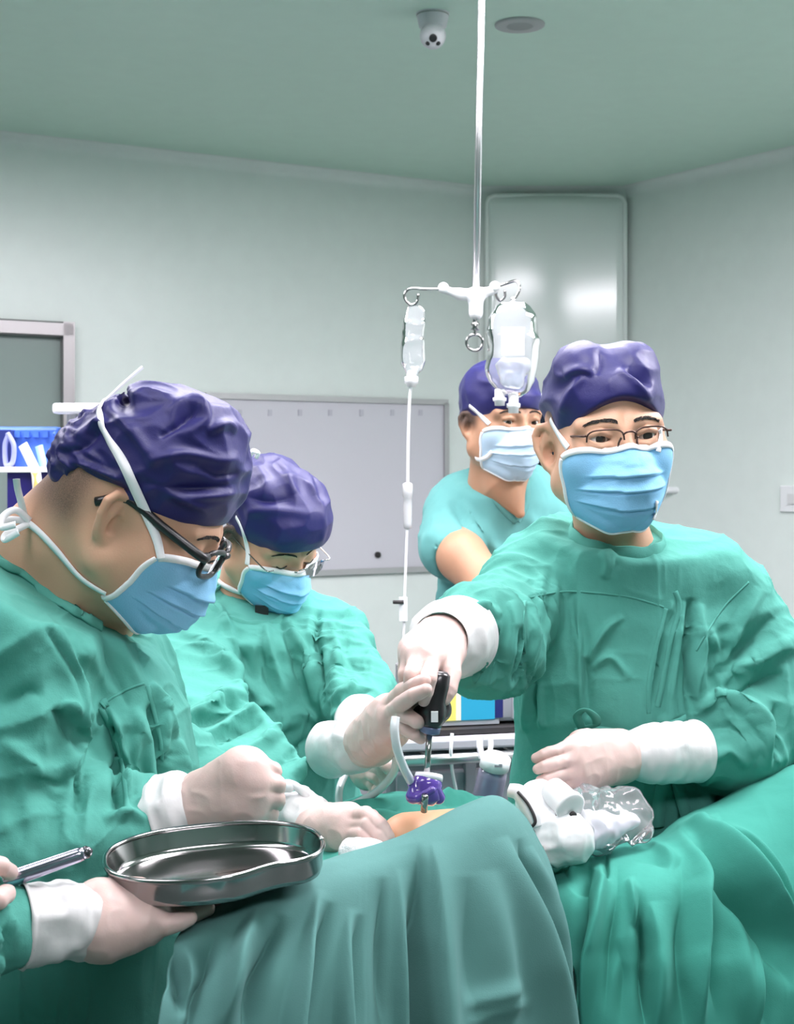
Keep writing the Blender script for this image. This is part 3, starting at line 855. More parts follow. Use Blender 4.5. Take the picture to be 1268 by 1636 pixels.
# ================================================================ surgeon C: faces the camera, right of the table
def surgeon_facing():
    r = empty('person', (W(1010, 800, 2.1)[0], 2.1, 0), 'surgeon in green gown and thin glasses, facing us, gripping the black-handled instrument', 'person')
    H = Head(W(966, 697, 2.02), (.15, -.985, -.03), (-.075, 0, 1), 1.0)
    nk = W(985, 905, 2.09)
    body = build_body(r, H, dict(open=.0046, zo=-.0015, ear=1.15), [(H.w((0, -.02, -.05))[0], nk, .050, .054, .03), (nk, nk + [0, .03, -.10], .054, .060, .03)], h=.0019,
                      hair=lambda V: smoothstep(.0, .02, V[:, 2] - (.028 - .45 * (V[:, 1] + .02))) * smoothstep(.01, -.02, V[:, 1] - .035) * .9)
    cap = build_cap(r, H, dict(lumps=[((0, -.005, .046), (.0815, .105, .080), .02), ((.030, .015, .088), (.044, .060, .042), .012), ((-.030, .010, .086), (.044, .060, .044), .012), ((0, -.11, .01), (.04, .03, .03), .03)],
                               dents=[((0, .12, .140), (0, -.02, .155), .018, .02)], edge=(.054, -.045, .10), sag=.40, top=.17, gf=4.0), amp=.0028, seed=5,
                    folds=[([(958, 555), (960, 580), (952, 600)], (10, 6), -.004), ([(900, 600), (925, 592), (950, 596)], (5, 9), .004), ([(895, 660), (915, 625), (935, 600)], 7, .004), ([(1000, 592), (1020, 605), (1040, 618)], (4, 8), -.005),
                           ([(985, 590), (1010, 610), (1040, 640)], 6, .0035), ([(890, 650), (940, 615), (1000, 612), (1045, 640)], 14, .002)])
    mk, G = build_mask(r, H, dict(w=1.0), seed=2)
    eyes(r, H, (-.05, .98, -.06))
    SB = Surf(body)
    brows(r, H, SB, .0048)
    glasses(r, H, SB, mat('bronze_frame', (.10, .055, .045), .3, .7), LENS, 'half', w=.048, hgt=.030, zc=-.004, hinge=.062, cxo=.0315)
    S = Surf(body, cap, mk)
    strap(mk, S, [(908, 716), (897, 700), (886, 682), (880, 670)], .009)
    strap(mk, S, [(1050, 722), (1054, 700), (1053, 685)], .008)
    strap(mk, S, [(1048, 800), (1046, 818), (1042, 830)], .009)
    # gown
    Sr, Er, Wr = W(862, 930, 2.12), W(787, 1024, 1.96), W(722, 1022, 1.80)
    Sl, El, Wl = W(1160, 965, 2.13), W(1200, 1165, 2.10), W(1085, 1200, 1.97)
    fr = np.array([.12, -.99, 0])
    pr = [(0, nk + [0, -.005, -.02], H.w((0, -.02, -.07))[0], .078, .064, None), (0, W(1000, 935, 2.10), W(1000, 1090, 2.10), .135, .140, ((fr), .72)), (0, W(1000, 1090, 2.10), W(1005, 1300, 2.17), .150, .165, ((fr), .74)), (0, W(1005, 1300, 2.18), W(1005, 1900, 2.26), .170, .20, ((fr), .78)),
          (0, W(872, 936, 2.11), W(1148, 952, 2.12), .066, .066, None), (0, W(985, 880, 2.10), W(890, 915, 2.12), .062, .055, None), (0, W(985, 880, 2.10), W(1110, 908, 2.12), .062, .050, None),
          (1, Sr, Er, .074, .062, None), (1, Er, W(768, 1022, 1.90), .060, .053, None), (1, W(768, 1022, 1.90), W(736, 1018, 1.845), .053, .030, None),
          (2, Sl, El, .076, .072, None), (2, El, W(1162, 1190, 2.035), .066, .054, None), (2, W(1162, 1190, 2.035), W(1116, 1198, 1.995), .054, .028, None), (2, W(1225, 1050, 2.12), W(1222, 1120, 2.10), .056, .060, None)]
    crs = [(Sr, Er, .13, .005, 20, 5), (Er, Wr, .11, .006, 30, 7), (Sl, El, .14, .0045, 13, 4), (El, Wl, .12, .005, 22, 5)]
    fl = [([(1105, 955), (1102, 1060), (1108, 1140)], (9, 5), -.016), ([(1118, 965), (1116, 1060), (1112, 1120)], 8, .008),
          ([(1285, 1015), (1230, 1045), (1185, 1072), (1145, 1095)], (18, 14), .011), ([(1250, 1075), (1200, 1092), (1150, 1112)], 12, -.009), ([(1105, 1140), (1150, 1112), (1195, 1125), (1222, 1165), (1228, 1230)], (16, 9), .012), ([(1240, 1120), (1242, 1170), (1238, 1230)], 8, -.008),
          ([(1120, 1165), (1160, 1158), (1195, 1185)], 9, -.007), ([(1130, 1215), (1165, 1200), (1195, 1225)], 9, .007), ([(1215, 940), (1190, 990), (1150, 1035)], 10, .006), ([(1235, 985), (1205, 1020), (1165, 1050)], 9, -.006), ([(1180, 1000), (1160, 1040), (1140, 1070)], 8, .006), ([(1130, 1000), (1140, 1040), (1132, 1080)], 8, .006),
          ([(932, 1050), (935, 1100), (938, 1150)], (4, 9), -.007), ([(926, 950), (928, 1050), (932, 1150)], (8, 3), .005), ([(940, 1060), (965, 1010), (995, 985)], (5, 7), .006), ([(945, 1070), (975, 1050), (1005, 1085)], (5, 7), .005),
          ([(1075, 960), (1050, 1040), (1035, 1130)], (8, 3), .005), ([(1068, 975), (1055, 1030), (1040, 1130)], (5, 6), -.008), ([(1095, 960), (1080, 1060), (1065, 1140)], 6, .006), ([(1085, 1010), (1072, 1090), (1060, 1150)], 6, -.007),
          ([(960, 880), (970, 900), (965, 925)], 7, .004), ([(985, 885), (985, 910)], 5, -.004), ([(870, 900), (862, 960), (858, 1020)], 9, .004), ([(890, 890), (884, 960), (880, 1040)], 10, .004),
          ([(845, 1060), (850, 1100), (860, 1150)], 7, -.008), ([(862, 1090), (862, 1130), (866, 1165)], 5, .006), ([(838, 1090), (842, 1120), (838, 1170)], 6, .006),
          ([(745, 985), (770, 970), (800, 985)], 7, .007), ([(725, 1000), (760, 1000), (790, 1040)], 7, -.006), ([(760, 1010), (768, 1050), (760, 1090)], 8, .008), ([(790, 1000), (800, 1050), (790, 1100)], 10, -.007), ([(815, 960), (822, 1010), (812, 1075)], 9, .007), ([(745, 1060), (775, 1085), (805, 1080)], 8, .006), ([(830, 1000), (836, 1050), (828, 1100)], (10, 5), -.012)]
    g = gown(r, pr, .0052, .055, crs, fl, seed=4, fine=True, planes=[(W(985, 858, 2.07), (.10, -.34, 1))])
    S = Surf(g)
    collar(g, W(984, 860, 2.07), (.10, -.34, 1), .069, .068, (0, -1, 0), .028)
    seam(g, S, [(846, 955), (900, 945), (960, 948), (1010, 955), (1060, 970)], .003)
    seam(g, S, [(1064, 972), (1048, 1030), (1036, 1090), (1036, 1140)], .006)
    seam(g, S, [(1078, 945), (1085, 970), (1072, 1020), (1060, 1080), (1050, 1130)], .008)
    seam(g, S, [(838, 960), (836, 1000), (838, 1040)], .005)
    seam(g, S, [(1196, 930), (1160, 965), (1135, 1000), (1112, 1040)], .003)
    a = W(937, 1152, 1.955)
    s1 = [W(930, 1165, 1.985), W(922, 1145, 1.975), W(934, 1135, 1.965), W(950, 1146, 1.965), W(952, 1158, 1.975), W(935, 1163, 1.98)]
    V, F = ribbon(s1, [(.1, -.5, -.8)] * 6, .012, .0015); add('tie_bow', V, F, TEAL, g)
    strap(g, S, [(920, 1168), (960, 1165), (1010, 1170), (1060, 1160), (1095, 1146)], .010, 'waist_tie', TEAL, .003)
    for pts in ([(1060, 1245), (1052, 1280), (1050, 1320)], [(1078, 1245), (1090, 1285), (1098, 1320)]): strap(g, S, pts, .018, 'tie_end', TEAL, .004)
    hand(r, 'glove', W(703, 1022, 1.79), [(W(715, 1035, 1.78), W(690, 1062, 1.72), .024, .020)],
         [WL([(689, 1052, 1.70), (684, 1084, 1.655), (681, 1106, 1.655), (677, 1119, 1.665)]), WL([(670, 1048, 1.695), (657, 1078, 1.665), (656, 1102, 1.675), (664, 1115, 1.69)]),
          WL([(660, 1044, 1.71), (648, 1076, 1.695), (651, 1100, 1.70), (664, 1108, 1.715)]), WL([(656, 1038, 1.73), (648, 1068, 1.725), (653, 1092, 1.735), (664, 1098, 1.74)])],
         WL([(716, 1046, 1.74), (721, 1076, 1.70), (717, 1100, 1.685), (709, 1117, 1.68)]))
    cuff(r.children[-1], W(703, 1024, 1.775), W(733, 1017, 1.85), .036, .051, seed=3)
    gl = hand(r, 'glove', W(995, 1208, 1.93), [(W(985, 1196, 1.92), W(930, 1188, 1.88), .022, .018), (W(985, 1222, 1.92), W(930, 1236, 1.87), .022, .016)],
         [WL([(918, 1192, 1.855), (886, 1200, 1.835), (868, 1206, 1.832), (856, 1211, 1.835)]), WL([(917, 1211, 1.845), (886, 1220, 1.825), (869, 1225, 1.822), (859, 1229, 1.825)]),
          WL([(919, 1231, 1.845), (890, 1239, 1.825), (874, 1244, 1.822), (864, 1247, 1.825)]), WL([(926, 1248, 1.85), (903, 1256, 1.835), (890, 1260, 1.832), (882, 1262, 1.835)])],
         WL([(955, 1195, 1.92), (920, 1204, 1.895), (895, 1212, 1.885)]), fr=(.0088, .0080, .0074, .0064), k_f=.002, scale=1.0)
    cuff(gl, W(994, 1208, 1.925), W(1113, 1200, 1.99), .029, .041, seed=7)
    legs(r, W(1005, 1000, 2.15)[0], 2.15, (0, -1), .75)
surgeon_facing()
# ================================================================ surgeon A: in profile at the left, black glasses
def surgeon_left():
    r = empty('person', (W(100, 800, 1.82)[0], 1.82, 0), 'surgeon in profile wearing black-framed glasses, navy cap and green gown, leftmost in the team', 'person')
    H = Head(W(230, 814, 1.71), (.845, .0, -.525), (.42, -.10, 1), .97)
    nk = W(95, 935, 1.80)
    body = build_body(r, H, dict(wide=1.04, ear=1.08), [(H.w((0, -.030, -.03))[0], nk, .060, .070, .035), (H.w((0, .01, -.075))[0], W(150, 965, 1.77), .045, .06, .03), (nk, nk + [-.02, .02, -.10], .07, .07, .03), (H.w((0, -.06, -.0))[0], W(60, 880, 1.80), .05, .06, .03)], h=.0021,
                      hair=lambda V: smoothstep(-.035, -.075, V[:, 1]) * smoothstep(-.085, -.03, V[:, 2]) * (np.abs(V[:, 0]) < .09) * .75)
    fl = [([(300, 690), (330, 670), (305, 640), (265, 660)], (6, 10), .005), ([(255, 700), (290, 675), (320, 650)], (4, 7), -.006), ([(300, 640), (340, 655), (378, 650)], 8, .004), ([(170, 650), (210, 690), (250, 745)], (7, 12), .004),
          ([(230, 740), (290, 725), (350, 735), (383, 730)], 8, .004), ([(225, 770), (290, 783), (383, 775)], (5, 9), -.004), ([(280, 790), (330, 790), (384, 786)], (10, 4), .004), ([(200, 640), (240, 625), (290, 640)], 9, .004),
          ([(330, 690), (360, 680), (378, 690)], 7, .005), ([(315, 745), (350, 760), (382, 755)], 6, -.004), ([(110, 735), (150, 745), (200, 770)], 5, .005), ([(110, 765), (160, 775), (205, 785)], 5, -.005), ([(120, 700), (150, 680), (165, 660)], 7, .004), ([(100, 720), (130, 715), (160, 690)], 6, -.004)]
    cap = build_cap(r, H, dict(lumps=[((0, -.008, .053), (.088, .103, .082), .02), ((0, .016, .096), (.078, .060, .066), .03), ((0, -.038, .092), (.074, .058, .048), .03), ((0, -.098, .018), (.056, .034, .050), .03), ((0, .056, .062), (.066, .026, .05), .02)],
                               dents=[((.12, -.082, .105), (-.12, -.082, .105), .008, .015)], edge=(.040, -.030, .105), sag=.05, top=.19, gf=4.5, tie=(0, -.12, .03)), folds=fl, amp=.0032, seed=11)
    mk, G = build_mask(r, H, dict(w=1.03), seed=8)
    SB = Surf(body)
    brows(r, H, SB, .0045, .001)
    glasses(r, H, SB, BLACK, LENS, True, w=.052, hgt=.034, zc=-.006, tempr=.0056, rimr=.0033, ear_y=-.012, drop=.012, hinge=.074)
    S = Surf(body, cap, mk)
    strap(mk, S, [(257, 892), (250, 860), (232, 815), (205, 755), (180, 710), (160, 668), (168, 640), (200, 615)], [.009, .010, .011, .012, .011, .008, .007, .007], off=.0025)
    strap(mk, S, [(170, 948), (130, 922), (95, 882), (65, 850), (42, 832)], [.007, .010, .010, .009, .009], off=.002)
    m = MB()
    b = W(30, 832, 1.70)
    for pts in ([(48, 832), (25, 815), (5, 825), (2, 842), (25, 838)], [(46, 836), (28, 845), (10, 853), (8, 862), (30, 850)], [(40, 828), (33, 800), (28, 780), (26, 765)], [(40, 832), (15, 830), (-6, 838)]):
        P = WL([(x, y, 1.705 - .01 * i) for i, (x, y) in enumerate(pts)]); V, F = ribbon(P, [(.15, -1, .2)] * len(P), .008, .0012); m.put(V, F)
    m.build('tie_bow', WHITE, mk, smooth=True)
    m = MB(); V, F = ribbon(WL([(168, 640, 1.70), (200, 610, 1.71), (228, 586, 1.72)]), [(.2, -1, .1)] * 3, .004, .001); m.put(V, F); m.build('tie_end', WHITE, mk)
    # gown
    fr = nrm([.75, -.66, 0])
    Sr, Er, Wr = W(40, 1015, 1.64), W(18, 1330, 1.61), W(265, 1312, 1.61)
    Sl, El, Wl = W(150, 1060, 1.95), W(272, 1258, 1.97), W(462, 1302, 1.84)
    pr = [(0, W(50, 1010, 1.80), W(112, 880, 1.745), .098, .086, None), (0, W(88, 1000, 1.82), W(100, 1180, 1.82), .135, .148, (fr, .74)), (0, W(105, 1180, 1.82), W(90, 1420, 1.82), .160, .175, (fr, .78)), (0, W(90, 1420, 1.82), W(80, 1850, 1.84), .185, .215, (fr, .80)), (0, W(150, 1200, 1.72), W(150, 1330, 1.74), .10, .11, None),
          (0, W(40, 985, 1.66), W(158, 1012, 1.95), .075, .068, None), (0, W(95, 930, 1.80), W(45, 975, 1.68), .072, .070, None), (0, W(120, 945, 1.80), W(158, 1010, 1.93), .068, .06, None), (0, W(135, 1010, 1.77), W(160, 1110, 1.74), .060, .066, None), (0, W(160, 1110, 1.74), W(212, 1235, 1.74), .066, .066, None),
          (1, Sr, Er, .085, .082, None), (1, Er, W(120, 1350, 1.60), .078, .066, None), (1, W(120, 1350, 1.60), W(182, 1334, 1.605), .064, .050, None), (1, W(182, 1334, 1.605), W(250, 1314, 1.605), .05, .028, None),
          (2, Sl, El, .075, .062, None), (2, El, Wl, .058, .040, None)]
    crs = [(Sr, Er, .15, .007, 14, 4), (Er, Wr, .12, .006, 26, 7), (Sl, El, .12, .005, 20, 6)]
    fl = [([(66, 992), (95, 1035), (118, 1080), (128, 1140)], (7, 12), -.008), ([(70, 980), (100, 1020), (128, 1090), (132, 1180), (122, 1290)], (18, 5), .010), ([(85, 1130), (110, 1165), (128, 1210)], (8, 12), -.010), ([(98, 1125), (112, 1130), (120, 1140)], 5, .006),
          ([(130, 1200), (122, 1260), (124, 1300)], (4, 9), -.012), ([(0, 1130), (40, 1105), (70, 1110)], 10, -.006), ([(0, 1180), (50, 1220), (100, 1270)], 14, .006), ([(60, 1240), (95, 1255), (120, 1235)], 10, -.006),
          ([(165, 1310), (200, 1300), (235, 1312)], 8, .006), ([(175, 1000), (200, 1050), (228, 1100)], 9, .005), ([(160, 1000), (180, 1060), (205, 1130)], 8, -.005), ([(145, 1010), (150, 1060), (175, 1110)], 10, .004), ([(205, 985), (225, 1040), (236, 1085)], 6, -.004),
          ([(160, 1135), (178, 1175), (190, 1225), (190, 1300)], (7, 5), -.022), ([(172, 1130), (192, 1180), (202, 1240), (202, 1300)], (4, 6), .006), ([(240, 1125), (250, 1165), (252, 1215)], (5, 5), -.018), ([(252, 1120), (262, 1160), (262, 1210)], 5, .006), ([(275, 1200), (262, 1230), (280, 1280)], (8, 6), -.016),
          ([(215, 1130), (235, 1180), (245, 1240), (275, 1290)], 9, .006), ([(240, 1090), (262, 1130), (280, 1180)], 6, .008), ([(225, 1150), (215, 1220), (220, 1270)], 8, .004), ([(285, 1180), (290, 1230), (285, 1280)], 7, .008)]
    g = gown(r, pr, .0052, .055, crs, fl, seed=14, fine=True, planes=[(W(71, 929, 1.75), (.54, -.06, .84))])
    S = Surf(g)
    strap(g, S, [(-14, 895), (15, 907), (40, 920), (66, 938), (90, 958), (115, 974), (140, 989), (160, 1000)], .024, 'collar', TEAL, .0025, thick=.003)
    seam(g, S, [(168, 1122), (190, 1108), (212, 1098), (230, 1092)], .003)
    seam(g, S, [(160, 1130), (180, 1170), (193, 1215), (200, 1260), (203, 1300)], .007)
    seam(g, S, [(236, 1095), (244, 1130), (256, 1180), (258, 1215)], .006)
    strap(g, S, [(162, 1128), (166, 1124), (172, 1122)], .010, 'flap_tab', TEAL, .002)
    gl = hand(r, 'glove', W(318, 1288, 1.610), [(W(330, 1275, 1.600), W(385, 1232, 1.570), .027, .024), (W(330, 1300, 1.600), W(388, 1290, 1.570), .025, .022)],
         [WL([(402, 1222, 1.575), (436, 1231, 1.58), (436, 1240, 1.605), (412, 1244, 1.62)]), WL([(406, 1246, 1.56), (443, 1253, 1.57), (442, 1262, 1.60), (414, 1266, 1.615)]),
          WL([(404, 1271, 1.56), (441, 1277, 1.57), (440, 1285, 1.60), (412, 1287, 1.61)]), WL([(397, 1294, 1.565), (431, 1300, 1.575), (430, 1307, 1.60), (405, 1307, 1.61)])],
         WL([(372, 1224, 1.635), (405, 1226, 1.65), (428, 1238, 1.645)]), scale=1.06)
    cuff(gl, W(326, 1287, 1.605), W(236, 1316, 1.615), .032, .047, seed=9, wr=.003)
    gl = hand(r, 'glove', W(505, 1328, 1.79), [(W(515, 1322, 1.78), W(552, 1312, 1.72), .022, .018), (W(515, 1335, 1.77), W(548, 1340, 1.72), .022, .017)],
         [WL([(560, 1306, 1.715), (584, 1301, 1.68), (608, 1318, 1.662), (621, 1336, 1.658)]), WL([(560, 1319, 1.705), (588, 1317, 1.67), (606, 1334, 1.658), (614, 1346, 1.656)]),
          WL([(556, 1332, 1.705), (580, 1332, 1.67), (594, 1345, 1.662), (600, 1352, 1.662)]), WL([(550, 1343, 1.71), (570, 1346, 1.69), (582, 1353, 1.68), (588, 1357, 1.68)])],
         WL([(530, 1314, 1.78), (560, 1302, 1.755), (592, 1306, 1.715)]))
    cuff(gl, W(508, 1327, 1.785), W(450, 1298, 1.85), .030, .039, seed=12, wr=.003)
    legs(r, W(80, 800, 1.84)[0], 1.84, (1, -.3), .70)
surgeon_left()
# ================================================================ surgeon B: bent over the table, rimless glasses
def surgeon_middle():
    r = empty('person', (W(400, 800, 2.45)[0], 2.45, 0), 'surgeon with rimless glasses bending over the table, second from left, guiding the instrument shaft', 'person')
    H = Head(W(431, 853, 2.45), (.60, -.60, -.53), (.05, -.25, 1), .90)
    nk = W(386, 985, 2.52)
    body = build_body(r, H, dict(wide=1.02), [(H.w((0, -.035, -.04))[0], nk, .045, .052, .02), (nk, nk + [0, .03, -.10], .054, .06, .03)], h=.0022, m=SKIN2 if False else SKIN,
                      hair=lambda V: smoothstep(.012, -.02, V[:, 1] - .02) * smoothstep(-.03, .0, V[:, 2]) * .95)
    fl = [([(440, 735), (460, 760), (468, 790)], (6, 10), .004), ([(475, 725), (500, 760), (515, 800)], (5, 7), -.004), ([(465, 722), (490, 750), (505, 790)], 6, .004), ([(395, 795), (430, 800), (470, 795)], 6, -.004), ([(390, 820), (430, 815), (500, 822)], 8, .003), ([(405, 740), (425, 770), (420, 800)], 8, .004)]
    cap = build_cap(r, H, dict(lumps=[((0, -.005, .052), (.086, .108, .080), .02), ((0, .030, .084), (.074, .066, .046), .04), ((0, -.05, .078), (.07, .06, .046), .04), ((0, .085, .060), (.058, .026, .04), .03)],
                               edge=(.034, -.04, .105), sag=.02, top=.17, gf=4.5), folds=fl, amp=.0028, seed=21)
    mk, G = build_mask(r, H, dict(w=.97), seed=15)
    SB = Surf(body); brows(r, H, SB, .003, .001)
    for sx in (1, -1):
        P = [SB.near(H.w((sx * x, .092, z))[0], .0006)[0] for x, z in ((.020, -.008), (.027, -.011), (.036, -.0115), (.046, -.008))]
        V, F = tube(P, .0011, 6, 14); add('eyelash', V, F, HAIR, r)
    S = Surf(body, cap, mk)
    glasses(r, H, S, STEEL, film('rimless_lens', (.97, .98, .98), .86, .05, .05), False, w=.050, hgt=.034, zc=-.012, tempr=.0011, rimr=.001, hinge=.073)
    strap(mk, S, [(396, 902), (397, 882), (392, 858), (385, 838), (378, 825)], [.010, .009, .009, .009, .008], off=.002)
    strap(mk, S, [(384, 946), (370, 941), (355, 933), (342, 921), (332, 908)], .009, off=.002)
    m = MB(); 
    for q in ([(400, 728, 2.36), (404, 720, 2.355), (412, 724, 2.35), (408, 732, 2.355)], [(398, 730, 2.36), (394, 724, 2.355), (402, 722, 2.35)]):
        V, F = ribbon(WL(q), [(0, -1, .3)] * len(q), .007, .001); m.put(V, F)
    m.build('tie_knot', WHITE, mk, smooth=True)
    fr = nrm([.35, -.93, 0])
    Sr, Er, Wr = W(285, 1035, 2.36), W(318, 1180, 2.14), W(545, 1195, 1.94)
    Sl, El, Wl = W(520, 1025, 2.48), W(568, 1110, 2.36), W(578, 1160, 2.2)
    pr = [(0, nk + [0, .01, -.02], H.w((0, -.04, -.06))[0], .074, .060, None), (0, W(405, 1040, 2.46), W(415, 1180, 2.44), .145, .150, (fr, .70)), (0, W(415, 1180, 2.44), W(415, 1420, 2.46), .16, .185, (fr, .75)), (0, W(415, 1420, 2.46), W(415, 1800, 2.48), .185, .21, (fr, .8)),
          (0, W(290, 1030, 2.40), W(515, 1015, 2.50), .072, .068, None), (0, W(390, 980, 2.42), W(300, 1020, 2.40), .066, .062, None), (0, W(400, 975, 2.42), W(505, 1000, 2.48), .064, .055, None),
          (1, Sr, Er, .082, .078, None), (1, Er, W(420, 1175, 2.05), .074, .064, None), (1, W(420, 1175, 2.05), W(495, 1193, 1.985), .062, .050, None), (1, W(495, 1193, 1.985), W(532, 1198, 1.95), .05, .028, None),
          (2, Sl, El, .070, .058, None), (2, El, W(575, 1150, 2.25), .052, .040, None)]
    crs = [(Sr, Er, .13, .0045, 13, 4), (Er, Wr, .11, .0045, 20, 6), (Sl, El, .1, .006, 24, 7)]
    fl = [([(290, 1010), (340, 1040), (380, 1080), (425, 1130)], (8, 14), .010), ([(345, 960), (365, 1000), (390, 1050)], (8, 6), .007), ([(370, 1000), (385, 1040), (405, 1090)], (5, 7), -.007), ([(425, 990), (430, 1040), (455, 1110)], 7, .006), ([(445, 985), (470, 1050), (485, 1120)], (6, 4), -.007), ([(455, 985), (490, 1060), (505, 1130)], 8, .007), ([(415, 1010), (420, 1060), (440, 1120)], 6, -.005),
          ([(510, 970), (508, 1040), (515, 1130)], (6, 4), -.012), ([(525, 990), (540, 1040), (530, 1110)], 9, .006), ([(530, 1000), (560, 1060), (585, 1080)], 8, -.004), ([(575, 1080), (550, 1105), (525, 1125)], 6, .007), ([(590, 1115), (560, 1125), (530, 1150)], 7, .007), ([(595, 1100), (560, 1115), (535, 1135)], 4, -.006),
          ([(280, 1160), (330, 1135), (360, 1112), (400, 1115)], (7, 12), .010), ([(300, 1195), (360, 1165), (410, 1130), (440, 1128)], (6, 10), .010), ([(285, 1150), (330, 1150), (370, 1135)], 6, -.010), ([(330, 1190), (380, 1165), (420, 1150)], 7, -.010), ([(355, 1115), (380, 1130), (400, 1120)], 5, -.007), ([(360, 1210), (410, 1195), (450, 1160), (490, 1150)], 10, .008), ([(470, 1240), (500, 1200), (530, 1175)], 7, .007), ([(430, 1230), (470, 1200), (510, 1165)], 8, -.006), ([(495, 1235), (520, 1205), (532, 1190)], 5, -.006), ([(440, 1150), (480, 1140), (520, 1160)], 8, .006),
          ([(232, 1190), (280, 1180), (310, 1200)], 12, -.012), ([(250, 1020), (262, 1060), (266, 1100)], 6, -.004)]
    g = gown(r, pr, .0062, .055, crs, fl, seed=24, fine=True, planes=[(W(396, 966, 2.45), (.20, -.45, 1))])
    collar(g, W(396, 968, 2.45), (.20, -.45, 1), .069, .069, (.3, -1, 0), .022)
    b = Surf(g).px(418, 977, .003)[0]; MB().box(b, (.022, .012, .016), np.eye(3)).build('clip', BLACK, g)
    gl = hand(r, 'glove', W(588, 1186, 1.86), [(W(596, 1176, 1.84), W(622, 1140, 1.77), .024, .020), (W(598, 1190, 1.83), W(626, 1165, 1.76), .022, .018)],
         [WL([(622, 1128, 1.755), (642, 1104, 1.695), (662, 1094, 1.655), (678, 1087, 1.64)]), WL([(625, 1141, 1.74), (640, 1125, 1.675), (662, 1110, 1.635), (681, 1102, 1.625)]),
          WL([(629, 1153, 1.74), (646, 1140, 1.68), (664, 1152, 1.665), (674, 1156, 1.68)]), WL([(630, 1168, 1.745), (645, 1160, 1.69), (661, 1173, 1.68), (671, 1179, 1.69)])],
         WL([(612, 1145, 1.80), (640, 1132, 1.74), (655, 1130, 1.71), (663, 1132, 1.695)]))
    cuff(gl, W(592, 1187, 1.85), W(527, 1197, 1.95), .029, .036, seed=19)
    gl = hand(r, 'glove', W(572, 1200, 2.10), [], [WL([(592, 1216, 2.03), (612, 1214, 1.99), (622, 1228, 1.98), (617, 1242, 1.99)]), WL([(590, 1226, 2.02), (608, 1228, 1.98), (616, 1242, 1.975), (610, 1252, 1.98)]), WL([(588, 1236, 2.02), (604, 1242, 1.985), (610, 1254, 1.98), (602, 1262, 1.985)]), WL([(584, 1244, 2.03), (596, 1254, 2.0), (600, 1264, 1.995), (594, 1270, 2.0)])],
         WL([(596, 1205, 2.02), (612, 1212, 1.97), (622, 1226, 1.95)]))
    cuff(gl, W(573, 1198, 2.10), W(576, 1148, 2.22), .030, .038, seed=29)
    legs(r, W(415, 800, 2.48)[0], 2.48, (.3, -1), .75)
surgeon_middle()
